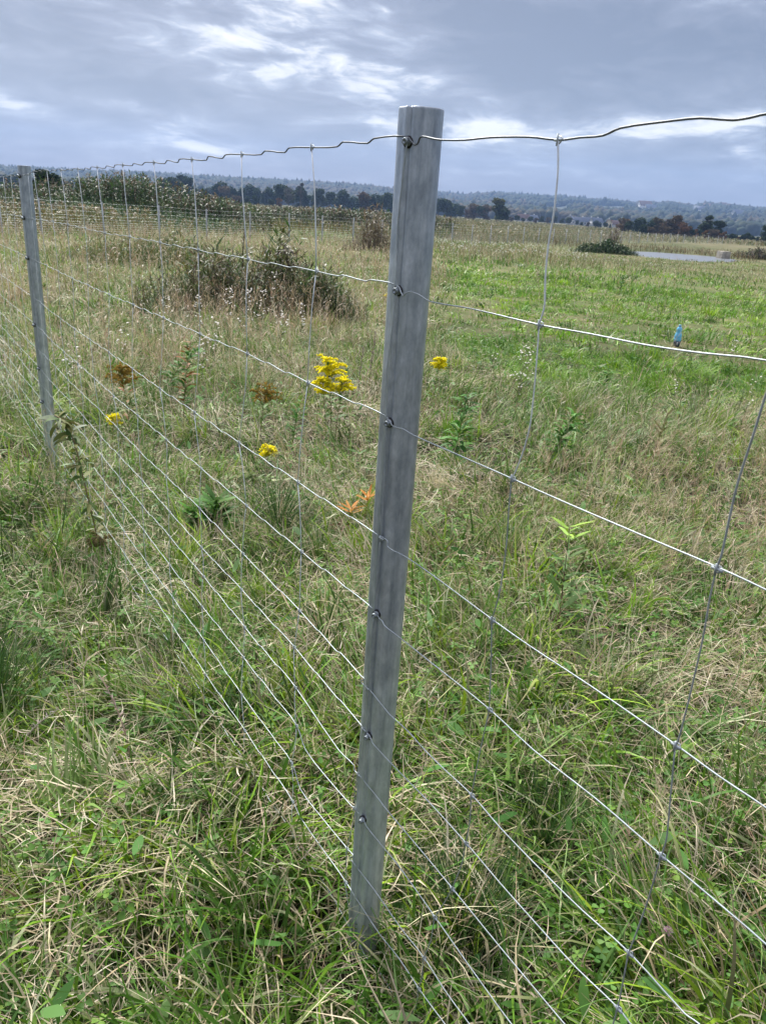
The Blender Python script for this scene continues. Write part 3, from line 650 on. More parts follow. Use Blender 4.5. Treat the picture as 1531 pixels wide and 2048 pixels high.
# dry flowering grass stems with loose panicles, thicker on the right and in the middle distance
def panicles():
    acc = Acc()
    def batch(x, y, H, sw, nb, bl, bw, pal):
        n = len(x)
        if n == 0: return
        z = gz(x, y); az = rng.uniform(0, 6.28, n); ln = np.abs(rng.normal(.12, .18, n)); bd_ = rng.uniform(0, .7, n); c = pick(pal, n)
        V, Q, K = blades(x, y, z, H, np.full(n, sw), az, ln, bd_, c, 5, shape='stem', floor=False); acc.add(V, Q, None, K)
        V = V.reshape(n, 12, 3); C5 = (V[:, 0::2] + V[:, 1::2]) / 2
        for j in range(nb):
            f = 3.0 + 2.0 * (j + .5) / nb; i0 = int(min(f, 4.99)); t = f - i0; p = C5[:, i0] * (1 - t) + C5[:, i0 + 1] * t
            m = rng.uniform(.5, 1, n) * bl * H * (1.15 - .5 * j / nb)
            V2, Q2, K2 = blades(p[:, 0], p[:, 1], p[:, 2], m, np.full(n, bw) * rng.uniform(.6, 1.2, n), rng.uniform(0, 6.28, n), rng.uniform(.2, 1.1, n), rng.uniform(-.2, .9, n), c * rng.uniform(.85, 1.2, (n, 1)), 2, shape='leaf', floor=False)
            acc.add(V2, Q2, None, K2)
    P_ = A_((.46, .36, .24), (.40, .30, .18), (.55, .47, .33), (.34, .24, .16))
    x, y = sector(3600, 1.3, 6.0); k = rng.uniform(0, 1, len(x)) < .12 + .75 * sstep(.2, 1.6, x) * (fbm(x, y, .8, 81, 2) > .46) * sstep(1.9, 2.8, y); x, y = x[k], y[k]
    batch(x, y, rng.uniform(.25, .55, len(x)), .0015, 16, .16, .0022, P_)
    x, y = sector(17000, 6.0, 16.0, 34); k = rng.uniform(0, 1, len(x)) < np.where(x < .05 * y - .1, .26, .02) * (.3 + 1.1 * (fbm(x, y, 1.8, 82, 2) > .45)); x, y = x[k], y[k]
    batch(x, y, rng.uniform(.3, .75, len(x)), .0032, 7, .16, .006, P_)
    x, y = sector(30000, 16.0, 45.0, 32); k = (rng.uniform(0, 1, len(x)) < np.where(x < 1.0 + (y - 16) * .02, .30, .03) * (.35 + .8 * (fbm(x, y, 4, 83, 2) > .45)) + .18 * sstep(36, 44, y) * (x > 0)) & clear(x, y); x, y = x[k], y[k]
    batch(x, y, rng.uniform(.35, .85, len(x)), .008, 5, .18, .016, P_ * .85)
    tag(acc.build('dry_grass', M_blade), 'thin dry flowering grass stems standing in the meadow', 'dry grass', kind='stuff')
panicles()

# ------------------------------------------------------------------ weed thickets behind the far fence
def weeds(name, label, x, y, H, Wd, fluff, pal, fpal, segs=3, leaves=4, lw=.05):
    """upright weeds: stem, side leaves, fluffy seed head"""
    acc = Acc(); n = len(x); z = gz(x, y); c = pick(pal, n, .3)
    V, Q, K = blades(x, y, z, H, Wd, rng.uniform(0, 6.28, n), np.abs(rng.normal(.05, .1, n)), rng.uniform(0, .4, n), c, segs, shape='stem', floor=False); acc.add(V, Q, None, K)
    V = V.reshape(n, -1, 3); Ct = (V[:, 0::2] + V[:, 1::2]) / 2
    for j in range(leaves):
        t = rng.uniform(.15, .95, n) * segs; i0 = np.minimum(t.astype(int), segs - 1); f = (t - i0)[:, None]; ii = np.arange(n); p = Ct[ii, i0] * (1 - f) + Ct[ii, i0 + 1] * f
        V2, Q2, K2 = blades(p[:, 0], p[:, 1], p[:, 2], H * rng.uniform(.10, .22, n), lw * H, rng.uniform(0, 6.28, n), rng.uniform(.4, 1.2, n), rng.uniform(0, .9, n), c * rng.uniform(.7, 1.3, (n, 1)), 2, shape='leaf', floor=False); acc.add(V2, Q2, None, K2)
    fl = rng.uniform(0, 1, n) < fluff; p = Ct[fl, -1]; m = len(p)
    for j in range(5):
        V2, Q2, K2 = blades(p[:, 0], p[:, 1], p[:, 2] - .12 * rng.uniform(0, 1, m) * H[fl], H[fl] * rng.uniform(.08, .16, m), lw * H[fl] * 1.1, rng.uniform(0, 6.28, m), rng.uniform(.1, 1.0, m), rng.uniform(0, 1.2, m), pick(fpal, m), 2, shape='leaf', floor=False); acc.add(V2, Q2, None, K2)
    return tag(acc.build(name, M_blade), label, name.replace('_', ' '), kind='stuff')
BRW = A_((.075, .060, .032), (.055, .048, .028), (.11, .075, .042), (.06, .075, .028))
OLV = A_((.13, .14, .040), (.17, .155, .045), (.10, .12, .035), (.20, .15, .06))
GRN = A_((.045, .095, .028), (.06, .12, .032), (.07, .11, .03))
FLF = A_((.26, .21, .13), (.20, .16, .09), (.34, .28, .19), (.16, .11, .065))
STW = A_((.27, .24, .14), (.20, .20, .10), (.32, .28, .18), (.15, .17, .07))
def blob(n, cx, cy, a, b, p=.5):
    r = rng.uniform(0, 1, n) ** p; t = rng.uniform(0, 6.28, n); return cx + a * r * np.cos(t), cy + b * r * np.sin(t)
def merge(*l): return tuple(np.concatenate(v) for v in zip(*l))
# (a) brown thicket on the left mounds
x, y = merge(blob(1500, -18.5, 62, 5.5, 5), blob(1500, -25, 60, 7, 7), blob(700, -13.5, 64.5, 3.6, 4)); k = (rng.uniform(0, 1, len(x)) < .2 + .9 * (fbm(x, y, 1.5, 95, 2) > .42)); x, y = x[k], y[k]
weeds('thicket', 'tall brown thicket of withered weeds with fluffy heads on the left mound', x, y, rng.uniform(1.0, 1.9, len(x)), np.full(len(x), .03), .11, np.concatenate([BRW, GRN, GRN]) * .85, FLF * .85, leaves=7, lw=.05)
# (b) middle thicket
x, y = merge(blob(1200, -9.5, 90, 6.5, 5), blob(900, -2.5, 88, 5.0, 5), blob(400, 3.3, 86, 2.2, 4), blob(400, -15.5, 93, 4, 4)); k = rng.uniform(0, 1, len(x)) < .15 + .9 * (fbm(x, y, 1.6, 96, 2) > .4); x, y = x[k], y[k]
weeds('thicket', 'tall brown thicket of withered weeds on the low mound left of the foreground post', x, y, rng.uniform(1.1, 2.0, len(x)), np.full(len(x), .04), .11, np.concatenate([BRW, BRW, GRN, GRN]) * .85, FLF * .85, leaves=7, lw=.055)
# (c) olive and reddish weeds just behind the far fence, left half
x = rng.uniform(-40, 1, 5200); y = np.interp(x, [p[0] for p in ff], [p[1] for p in ff]) + rng.uniform(.8, 9, len(x)) + (x > -12) * rng.uniform(0, 14, len(x)); k = rng.uniform(0, 1, len(x)) < .25 + .9 * (fbm(x, y, 3, 97, 2) > .5) - .35 * (x > -10); x, y = x[k], y[k]
weeds('weeds', 'olive and russet weeds about waist high along the back of the far fence', x, y, rng.uniform(.6, 1.25, len(x)) * np.where(x < -14, 1.15, .8), np.full(len(x), .022), .35, OLV, FLF * 1.1, leaves=6, lw=.05)
# (d) green bramble on mound flanks
x, y = merge(blob(1900, -21, 55.5, 10, 3.6), blob(900, 0, 82, 6, 2.8), blob(500, -14, 59, 4, 3)); 
weeds('brambles', 'low green brambles covering the sides of the weedy mounds', x, y, rng.uniform(.3, .8, len(x)), np.full(len(x), .03), .05, GRN, OLV, leaves=8, lw=.14)
# (e) the wide pale field beyond
def wide():
    n = 60000; r = 75 * (520 / 75) ** rng.uniform(0, 1, n); a = np.radians(rng.uniform(-34, 34, n)); x, y = r * np.sin(a), r * np.cos(a)
    fy = np.interp(x, [p[0] for p in ff], [p[1] for p in ff]); k = (y > fy + 1.5) & clear(x, y) & (rng.uniform(0, 1, n) < .35 + fbm(x, y, 20, 98, 3)); x, y, r = x[k], y[k], r[k]; n = len(x)
    pal = np.where((fbm(x, y, 14, 99, 2) > .5)[:, None], pick(STW, n), pick(OLV, n))
    H = rng.uniform(.5, 1.15, n); acc = Acc()
    V, Q, K = blades(x, y, gz(x, y), H, .0011 * r, rng.uniform(0, 6.28, n), rng.uniform(0, .25, n), rng.uniform(0, .6, n), pal, 2, floor=False); acc.add(V, Q, None, K)
    k = rng.uniform(0, 1, n) < .55; m = k.sum()
    V, Q, K = blades(x[k], y[k], gz(x[k], y[k]) + H[k] * .75, H[k] * .3, .0014 * r[k], rng.uniform(0, 6.28, m), rng.uniform(.1, .9, m), rng.uniform(0, .9, m), pick(STW, m) * 1.05, 2, shape='leaf', floor=False); acc.add(V, Q, None, K)
    tag(acc.build('tall_grass', M_blade), 'pale seeding tall grass and weeds filling the field beyond the far fence', 'tall grass', kind='stuff')
wide()
# (f) brown reeds round the pond and in front of the fence
x, y = blob(5200, POND[0] + 3, POND[1] + 9, 24, 22, .6); pm = pondmask(x, y); k = (pm > 1.04) & (rng.uniform(0, 1, len(x)) < np.where(pm < 1.5, .9, .4)) & (y > 60); x, y = x[k], y[k]
farther = y > POND[1]
H = rng.uniform(.2, .5, len(x)) * np.where(farther, 1.25, .4)
weeds('reeds', 'short brown reeds and rushes on the pond bank', x, y, H, np.full(len(x), .05), .2, A_((.17, .12, .06), (.12, .09, .045), (.22, .17, .09), (.11, .12, .045)), STW, leaves=4, lw=.14)
# (g) rough band of dry mixed grass and white flowers in front of the pond
x, y = merge(tuple(v[:5200] for v in (rng.uniform(2, 34, 5200), rng.uniform(38, 60, 5200)))); k = (clear(x, y)) & (rng.uniform(0, 1, len(x)) < .25 + .9 * (fbm(x, y, 4, 101, 2) > .45)); x, y = x[k], y[k]
WHT = A_((.75, .76, .72), (.6, .62, .55), (.5, .48, .36))
weeds('weeds', 'rough band of dry weeds dotted with white flowers in front of the pond', x, y, rng.uniform(.3, .7, len(x)) * (1 - .6 * sstep(10, 14, x) * (1 - sstep(30, 36, x))), np.full(len(x), .02), .30, np.concatenate([STW, OLV]), WHT, leaves=4, lw=.05)
# (h) big dark weed clump in the left middle distance
def clump(name, label, cx, cy, a, b, n, H, pal, fl, fpal, wd=.008, lw=.03, leaves=7, green=0):
    x, y = blob(n, cx, cy, a, b, .6); h = rng.uniform(.5, 1.0, n) * H * (1.25 - .9 * (((x - cx) / a) ** 2 + ((y - cy) / b) ** 2))
    pal = pal if not green else pal
    acc_o = weeds(name, label, x, y, np.maximum(h * (.35 + 1.25 * fbm(x, y, a * .35, 141, 2)), .12), np.full(n, wd), fl, pal, fpal, leaves=leaves, lw=lw); acc_o.pop('kind', None); acc_o['category'] = 'weed clump'; return acc_o
DRK = A_((.060, .042, .030), (.045, .035, .026), (.09, .062, .042), (.05, .06, .028), (.13, .09, .06))
clump('weed_clump', 'large dark clump of dead brown weeds left of the foreground post, behind the yellow flowers', -2.4, 12.1, 1.6, 1.1, 1500, .98, np.concatenate([DRK, GRN, GRN, OLV * .8, STW * .8]) * .95, .06, STW * .8)
clump('weed_clump', 'leafy green hump of grass growing on the right end of the dark weed clump', -1.15, 11.9, .75, .7, 1000, .62, np.concatenate([GRN, GRN, STW * .5]), .05, STW, leaves=6, lw=.035)
clump('weed_clump', 'reddish brown dead stems in front of the far fence, left of the foreground post', -1.3, 39, 1.5, 1.3, 420, 1.35, A_((.12, .085, .055), (.09, .07, .045), (.15, .12, .075)), .3, FLF, wd=.02, lw=.02)
clump('shrub', 'low dark green shrub on the bank left of the pond', 16.4, 66.3, 2.6, 1.6, 900, .75, GRN * .7, 0, GRN, wd=.03, lw=.16, leaves=9)
clump('weed_clump', 'bare brown twiggy stems standing in the green shrub by the pond', 16.9, 67.2, .8, .6, 110, 1.75, A_((.10, .075, .06), (.13, .10, .08)), .1, FLF, wd=.03, lw=.02)
clump('shrub', 'brown bramble heap beside the concrete block at the pond', 38.6, 85, 4.6, 2.6, 900, 1.35, A_((.085, .062, .04), (.06, .05, .03), (.06, .07, .03)), .1, FLF, wd=.04, lw=.10, leaves=8)
clump('weed_clump', 'tall green and straw weeds right behind the smaller post at the left', -6.8, 22.0, 2.4, 2.2, 1300, .75, np.concatenate([GRN, OLV]), .2, STW, wd=.012, lw=.03)

# single dark dead stalks standing up
def stalk(px, py, H, label, lean=0.03, az=0, wd=.006, tufts=60, pal=((.07, .05, .035),), spread=.5):
    x, y, z = ground_at(px, py); a = Acc()
    t = np.linspace(0, 1, 8); P = np.stack([np.sin(lean * 2 * t) * H * t * math.cos(az), np.sin(lean * 2 * t) * H * t * math.sin(az), H * t], 1)
    tube(a, P, np.linspace(wd, wd * .4, 8), 5, np.array(pal[0])); e = empty('dead_stalk', (x, y, z), label, 'dead stalk')
    a.build('stem', M_stem, e)
    n = tufts; tt = rng.uniform(.35, 1, n); p = np.stack([np.interp(tt, t, P[:, i]) for i in range(3)], 1)
    V, Q, K = blades(p[:, 0], p[:, 1], p[:, 2], rng.uniform(.03, .10, n) * H * spread * 2, np.full(n, wd * 1.3), rng.uniform(0, 6.28, n), rng.uniform(.2, 1.0, n), rng.uniform(-.2, .8, n), pick(A_(*pal), n), 2, shape='leaf', floor=False)
    mesh_obj('seed_heads', V, Q, M_blade, e, K)
stalk(484, 560, 1.15, 'tall dark dead stalk standing just left of a fence wire, above the dark weed clump', wd=.010, tufts=200, spread=.35)
stalk(372, 562, .95, 'thin bare dead stalk leaning left in the meadow left of the tall dark stalk', lean=-.35, wd=.005, tufts=14)
stalk(738, 780, .50, 'withered thistle with grey fluffy heads touching the left side of the foreground post', wd=.004, tufts=120, pal=((.20, .15, .12), (.32, .27, .23)))
stalk(716, 790, .42, 'second withered thistle, between the yellow goldenrod and the foreground post', wd=.004, tufts=90, pal=((.18, .14, .11), (.30, .26, .22)))
stalk(262, 1530, .28, 'pale twisted dead stalk with a white curled tip in the near left grass', lean=-.12, wd=.0028, tufts=50, pal=((.42, .30, .25), (.55, .47, .42)), spread=.4)
stalk(45, 1510, .16, 'short dead stalk with grey fluff at the left edge of the near grass', lean=.4, wd=.002, tufts=60, pal=((.35, .30, .26), (.5, .47, .43)), spread=.5)

# ------------------------------------------------------------------ individual plants
def path(H, lean, az, bow, n=10):
    t = np.linspace(0, 1, n); ph = lean + bow * t; ds = H / (n - 1)
    s = np.cumsum(np.concatenate([[0], np.sin(ph[1:]) * ds])); z = np.cumsum(np.concatenate([[0], np.cos(ph[1:]) * ds]))
    return np.stack([s * math.cos(az), s * math.sin(az), z], 1)
def on(P, t): u = np.linspace(0, 1, len(P)); return np.stack([np.interp(t, u, P[:, i]) for i in range(3)], 1)
def leafy(name, label, cat, px, py, H, n, LL, LW, pal, lean=.05, az=0., bow=.1, t0=.25, droop=(.7, 1.4), top=None, stemc=(.16, .13, .05), flower=None, group=None, wd=.0028, leanl=(.5, 1.1), psize=.15):
    x, y, z = ground_at(px, py); e = empty(name, (x, y, z - .005), label, cat, group)
    P = path(H, lean, az, bow); a = Acc(); tube(a, P, np.linspace(wd, wd * .5, len(P)), 6, stemc); a.build('stem', M_stem, e)
    t = t0 + (1 - t0) * (np.arange(n) + .5) / n; p = on(P, t); ang = np.arange(n) * 2.4 + rng.normal(0, .3, n)
    c = pick(A_(*pal), n); L = LL * rng.uniform(.75, 1.1, n) * np.clip(1.25 - .5 * t, .5, 1.1)
    if top is not None: c = np.where((t > .84)[:, None], pick(A_(*top), n), c)
    L = L * 1.18; V, Q, K = blades(p[:, 0], p[:, 1], p[:, 2], L, L * LW * 1.2, ang, rng.uniform(*leanl, n), rng.uniform(*droop, n), c, 6, shape='leaf', curl=rng.normal(0, .2, n))
    # fold: lift of the two edges comes from a mid rib strip
    mesh_obj('foliage', V, Q, M_leaf, e, K)
    if flower == 'goldenrod': plume(e, P, H, (1.0, .92, .03), 2.6, size=psize)
    if flower == 'faded': plume(e, P, H, (.40, .27, .05), 1.0, size=psize)
    if flower == 'brown': plume(e, P, H, (.30, .21, .09), .8)
    return e
def plume(e, P, H, colr, k, nb=34, size=.15):
    a = Acc()
    for j in range(nb):
        f = rng.uniform(0, 1); t = 1 - f * min(.9, size * 1.0 / H); p = on(P, [t])[0]; az = rng.uniform(0, 6.28); L = size * (.45 + .75 * f ** .8) * rng.uniform(.6, 1.1)
        u = np.linspace(0, 1, 8); ph = .35 + 1.55 * u; s = np.cumsum(np.sin(ph)) * L / 8; zz = np.cumsum(np.cos(ph)) * L / 8
        q = np.stack([p[0] + s * math.cos(az), p[1] + s * math.sin(az), p[2] + zz], 1)
        tube(a, q, .0008, 4, (.20, .24, .05), cap=False)
        m = int(260 * k * L) + 8; r = rng.uniform(.15, 1, m); c = on(q, r) + rng.normal(0, .0035, (m, 3)) + [0, 0, .003]
        d = rng.uniform(.0025, .0050, m)[:, None]
        cc = np.array(colr) * rng.uniform(.7, 1.2, (m, 1))
        O = np.array([[1, 0, 0], [-1, 0, 0], [0, 1, 0], [0, -1, 0], [0, 0, 1.2], [0, 0, -1]])
        V = (c[:, None] + O[None] * d[:, None]).reshape(-1, 3); b = np.arange(m)[:, None] * 6
        T = np.concatenate([b + np.array(f_) for f_ in [(0, 2, 4), (2, 1, 4), (1, 3, 4), (3, 0, 4), (2, 0, 5), (1, 2, 5), (3, 1, 5), (0, 3, 5)]])
        a.add(V, None, T, np.repeat(cc, 6, 0))
    a.build('flower_plume', M_flor, e, smooth=False)
G1_ = ((.060, .170, .025), (.085, .21, .030), (.045, .13, .022)); G2_ = ((.11, .20, .045), (.085, .17, .04), (.15, .23, .055)); AUT = ((.22, .12, .04), (.16, .14, .05), (.10, .12, .04), (.28, .13, .04))
leafy('goldenrod', 'bright yellow goldenrod in full bloom left of the foreground post', 'goldenrod', 661, 880, .56, 26, .09, .17, G2_, lean=.0, az=3.1, bow=.15, flower='goldenrod', psize=.155)
leafy('goldenrod', 'second bright yellow goldenrod plume leaning right beside the tallest one', 'goldenrod', 670, 882, .43, 22, .09, .17, G2_, lean=.02, az=.2, bow=.15, flower='goldenrod', psize=.11)
leafy('goldenrod', 'lower yellow goldenrod plume drooping left under the brightest bloom', 'goldenrod', 651, 880, .42, 20, .08, .17, G2_, lean=.03, az=3.3, bow=.1, flower='goldenrod', psize=.11)
leafy('goldenrod', 'fading golden brown goldenrod left of the bright yellow one', 'goldenrod', 520, 880, .37, 24, .085, .2, G2_, flower='faded')
leafy('goldenrod', 'faded ochre goldenrod leaning right, farther left behind the wires', 'goldenrod', 262, 890, .50, 16, .08, .18, AUT, lean=0, az=3.1, bow=.15, flower='faded')
leafy('goldenrod', 'pale yellow goldenrod just right of the foreground post', 'goldenrod', 862, 830, .46, 22, .08, .16, G2_, lean=.02, az=0.1, bow=.1, flower='goldenrod', psize=.10, stemc=(.2, .2, .06))
leafy('goldenrod', 'reddish leaved goldenrod with a few yellow heads behind the wires at mid left', 'goldenrod', 368, 850, .62, 60, .09, .2, AUT + G1_, lean=.0, az=0, bow=.2, flower=None)
leafy('goldenrod', 'small yellow sprig low in the grass near the smaller post', 'goldenrod', 225, 900, .22, 10, .07, .2, G2_, flower='goldenrod', psize=.07)
leafy('goldenrod', 'small yellow sprig beside the pale lying leaves at centre left', 'goldenrod', 530, 960, .20, 8, .07, .2, G2_, flower='goldenrod', psize=.07)
leafy('goldenrod', 'distant bright yellow flowers peeking past the left side of the foreground post', 'goldenrod', 767, 640, .42, 10, .08, .2, G2_, flower='goldenrod', psize=.08)
leafy('leafy_plant', 'dark green drooping leafy stem just right of the foreground post', 'plant', 903, 945, .50, 60, .12, .16, G1_, droop=(1.0, 1.9), t0=.2)
leafy('leafy_plant', 'dark green bushy leafy stem right of the second fence wire', 'plant', 1105, 925, .36, 50, .12, .17, G1_, lean=.05, bow=.4, droop=(.8, 1.8), t0=.15)
leafy('leafy_plant', 'yellowish green upright leafy stem in the middle of the right meadow', 'plant', 1297, 945, .42, 34, .10, .17, ((.17, .19, .06), (.20, .19, .09), (.13, .16, .05)), stemc=(.22, .13, .09), droop=(.2, .8))
leafy('leafy_plant', 'tall fresh stem with a light green star of leaves on top, right of the post', 'plant', 1113, 1275, .46, 40, .095, .14, ((.10, .19, .045), (.08, .15, .04)), top=((.30, .46, .06), (.24, .40, .06)), stemc=(.12, .07, .05), lean=-.04, az=0, bow=.0, droop=(.1, .9), t0=.2, leanl=(.7, 1.2))
leafy('leafy_plant', 'broad dark green rosette of leaves between the fence wires at left', 'plant', 425, 1080, .20, 60, .12, .22, G1_, droop=(.4, 1.0), t0=.25, top=((.10, .20, .05), (.08, .17, .04)))
leafy('leafy_plant', 'low dark green leafy plant beside the broad rosette, half behind it', 'plant', 385, 1075, .13, 34, .11, .22, G1_, droop=(.4, 1.0), t0=.2)
leafy('leafy_plant', 'small green leafy stem behind the wire to the right of the dark drooping one', 'plant', 1200, 800, .30, 26, .09, .2, G1_, droop=(.8, 1.4))
leafy('leafy_plant', 'green leafy stems bending at the lower left of the yellow bloom', 'plant', 330, 800, .50, 46, .11, .17, G1_, lean=.1, az=.3, bow=.9, droop=(.8, 1.5))
leafy('leafy_plant', 'fresh leafy stem between the drooping plants beneath the brightest goldenrod', 'plant', 585, 900, .30, 24, .09, .18, G1_)
leafy('leafy_plant', 'dark little upright plant in the green lawn, left of the bottle', 'plant', 1236, 590, .55, 30, .12, .25, G1_, droop=(.5, 1.2))
leafy('leafy_plant', 'dark little upright plant farther left in the green lawn', 'plant', 978, 610, .42, 26, .10, .22, G1_, droop=(.5, 1.2))
leafy('leafy_plant', 'bright grassy leaf fan low at the right, just above the wire', 'plant', 1335, 1560, .10, 30, .10, .13, ((.16, .26, .04), (.12, .2, .04)), droop=(.3, 1.0), t0=.1)
# bent plant hanging on the wires near the smaller post: olive leaves with pale undersides
def bent():
    s, z = 0, 0
    x, y, zz = ground_at(200, 1120); e = empty('bent_plant', (x, y, zz), 'limp broken goldenrod hanging over the wires beside the smaller post, with pale leaf undersides', 'plant')
    R = ray(150, 885); t = y / R[1] * .985; top = np.array([R[0] * t, R[1] * t, CAM_H + R[2] * t]) - [x, y, zz]
    R = ray(195, 1075); t = y / R[1] * .97; bot = np.array([R[0] * t, R[1] * t, CAM_H + R[2] * t]) - [x, y, zz]
    R = ray(110, 830); t = y / R[1] * 1.0; top0 = np.array([R[0] * t, R[1] * t, CAM_H + R[2] * t]) - [x, y, zz]
    P = np.array([top0, (top0 + top) / 2 + [0, 0, .03], top, top * .7 + bot * .3, top * .35 + bot * .65, bot]); P = on(P, np.linspace(0, 1, 14))
    a = Acc(); tube(a, P, .0026, 6, (.18, .13, .06)); a.build('stem', M_stem, e)
    n = 74; tt = rng.uniform(.05, 1, n); p = on(P, tt); c = np.where((rng.uniform(0, 1, n) < .16)[:, None], pick(A_((.34, .38, .24), (.28, .32, .18)), n), pick(A_((.12, .14, .03), (.15, .15, .04), (.07, .12, .025)), n))
    L = rng.uniform(.055, .095, n)
    V, Q, K = blades(p[:, 0], p[:, 1], p[:, 2], L, L * .24, rng.uniform(0, 6.28, n), rng.uniform(.9, 2.0, n), rng.uniform(.3, 1.3, n), c, 6, shape='leaf', floor=False)
    mesh_obj('foliage', V, Q, M_leaf, e, K)
    plume(e, np.array([bot + [0, 0, .05], bot, bot - [0, 0, .02], bot - [0, 0, .05]]), .3, (.36, .30, .14), 1.2, nb=20, size=.09)
bent()
def lying(px, py, az, label, pal, n=44):
    x, y, z = ground_at(px, py); e = empty('fallen_plant', (x, y, z + .05), label, 'plant')
    P = path(.42, 1.35, az, .25); a = Acc(); tube(a, P, .0024, 6, (.2, .15, .07)); a.build('stem', M_stem, e)
    tt = rng.uniform(.1, 1, n); p = on(P, tt); L = rng.uniform(.07, .12, n)
    V, Q, K = blades(p[:, 0], p[:, 1], p[:, 2], L, L * .2, az + rng.normal(0, .7, n), rng.uniform(.6, 1.5, n), rng.uniform(0, .7, n), pick(A_(*pal), n), 6, shape='leaf', floor=False)
    mesh_obj('foliage', V, Q, M_leaf, e, K)
lying(400, 990, .15, 'flattened goldenrod with pale grey green leaves lying behind the wires at centre left', ((.28, .36, .18), (.20, .27, .12), (.36, .40, .22), (.12, .17, .06)))
# two orange leaves clusters
for px, py, lab in ((693, 1075, 'orange withered leaf cluster touching the wire left of the post'), (727, 1050, 'orange withered leaf star touching the left edge of the foreground post')):
    leafy('withered_plant', lab, 'withered leaves', px, py, .16, 12, .085, .17, ((.46, .19, .03), (.40, .22, .06), (.52, .24, .05)), stemc=(.25, .10, .04), droop=(-.2, .5), leanl=(.6, 1.3), t0=.8)
leafy('withered_plant', 'dark reddish withered leaves under the orange cluster', 'withered leaves', 680, 1072, .06, 14, .06, .3, ((.13, .05, .035), (.18, .08, .05)), stemc=(.1, .05, .04), droop=(.2, .9))

# white fleabane: branching stem with small daisies
def fleabane(px, py, H, label, n=34, lean=.0, az=0., wide=.35, hs=.0075, bare=False):
    x, y, z = ground_at(px, py); e = empty('daisy_plant', (x, y, z), label, 'wildflower'); P = path(H, lean, az, .1)
    a = Acc(); tube(a, P, np.linspace(.0022, .001, len(P)), 5, (.13, .10, .05))
    for j in range(n):
        t = rng.uniform(.35, 1); p = on(P, [t])[0]; aa = rng.uniform(0, 6.28); L = H * wide * rng.uniform(.25, 1) * (1.25 - t * .7)
        u = np.linspace(0, 1, 5); ph = .9 - .6 * u; s = np.cumsum(np.sin(ph)) * L / 5; zz = np.cumsum(np.cos(ph)) * L / 5
        q = np.stack([p[0] + s * math.cos(aa), p[1] + s * math.sin(aa), p[2] + zz], 1); tube(a, q, .0008 if hs < .012 else .0015, 4, (.14, .13, .06), cap=False)
        nrm = Vector((rng.normal(0, .4), rng.normal(-.3, .4), 1)).normalized(); M3 = Matrix.Translation(q[-1]) @ nrm.to_track_quat('Z', 'Y').to_matrix().to_4x4(); r = hs * rng.uniform(.7, 1.15)
        fl = Acc(); lathe(fl, [(0, -.0006), (r * .6, .0), (r, .0012), (r * .96, .0018), (r * .35, .001)], 10, (.80, .79, .78), M3)
        lathe(fl, [(r * .38, .001), (r * .3, .0026), (0, .0032)], 8, (.62, .46, .06), M3); fl.build('flower_head', M_leaf, e)
    a.build('stem', M_stem, e)
    m = 12; tt = rng.uniform(.05, .6, m); p = on(P, tt); L = rng.uniform(.04, .08, m)
    V, Q, K = blades(p[:, 0], p[:, 1], p[:, 2], L, L * .2, rng.uniform(0, 6.28, m), rng.uniform(.5, 1.2, m), rng.uniform(.2, 1, m), pick(A_((.08, .12, .04)), m), 4, shape='leaf', floor=False); mesh_obj('foliage', V, Q, M_leaf, e, K)
fleabane(1026, 850, .60, 'tall airy white daisy plant against the meadow, left of the first free wire', 60, wide=.32)
fleabane(575, 585, .85, 'white daisy cloud high in the middle distance above the weed clump', 60, wide=.42, hs=.017)
fleabane(405, 790, .48, 'white daisies at the crossing of wires above the reddish leaved plant', 26, hs=.009)
fleabane(150, 800, .40, 'white downy daisies between the wires just right of the smaller post', 26, hs=.009)
for i, (px, py, h, n_) in enumerate([(330, 690, .5, 26), (395, 700, .55, 24), (455, 690, .6, 34), (490, 700, .62, 36), (520, 680, .55, 30), (560, 720, .5, 26), (600, 700, .5, 20), (545, 640, .6, 20), (430, 740, .45, 20), (250, 740, .4, 14), (625, 620, .5, 14), (1480, 860, .4, 12), (1455, 740, .35, 10), (980, 760, .35, 8), (1340, 830, .3, 8), (940, 470, .5, 8), (1500, 640, .35, 10)]):
    where = ['far left', 'left', 'middle', 'middle', 'middle', 'right', 'right'][i] if i < 7 else ''
    fleabane(px, py, h, ['small white daisies sprinkled in front of the dark dead weed clump', 'single sprinkle of small white daisies in the open meadow'][0 if i < 11 else 1], n_, hs=.0105 if py < 760 else .008)
for o in [o for o in C.objects if o.name.startswith('daisy_plant') and 'sprinkle' in o.get('label', '')]:
    o['group'] = 'small white daisies in front of the weed clump' if 'sprinkled' in o['label'] else 'small white daisies in the open meadow'
def clover_flower(px, py, col, label, H=.11):
    x, y, z = ground_at(px, py); e = empty('clover_flower', (x, y, z), label, 'clover flower'); P = path(H, .05, .5, .2); a = Acc(); tube(a, P, .0011, 5, (.16, .2, .07)); a.build('stem', M_stem, e)
    a = Acc(); n = 70; u = rng.normal(0, 1, (n, 3)); u /= np.linalg.norm(u, axis=1)[:, None]; u[:, 2] = np.abs(u[:, 2]) * 1.1 - .2; p = P[-1] + u * .0035
    az = np.arctan2(u[:, 1], u[:, 0]); V, Q, K = blades(p[:, 0], p[:, 1], p[:, 2], np.full(n, .0085), np.full(n, .003), az, np.arccos(np.clip(u[:, 2], -1, 1)), rng.uniform(-.2, .2, n), pick(A_(*col), n), 2, shape='leaf', floor=False)
    a.add(V, Q, None, K); a.build('flower_head', M_leaf, e)
clover_flower(1302, 1945, ((.45, .22, .36), (.60, .42, .52)), 'pink clover flower head in the grass at the lower right')
clover_flower(1355, 1950, ((.09, .045, .045), (.06, .03, .03)), 'withered dark brown clover head beside the pink one at the lower right')

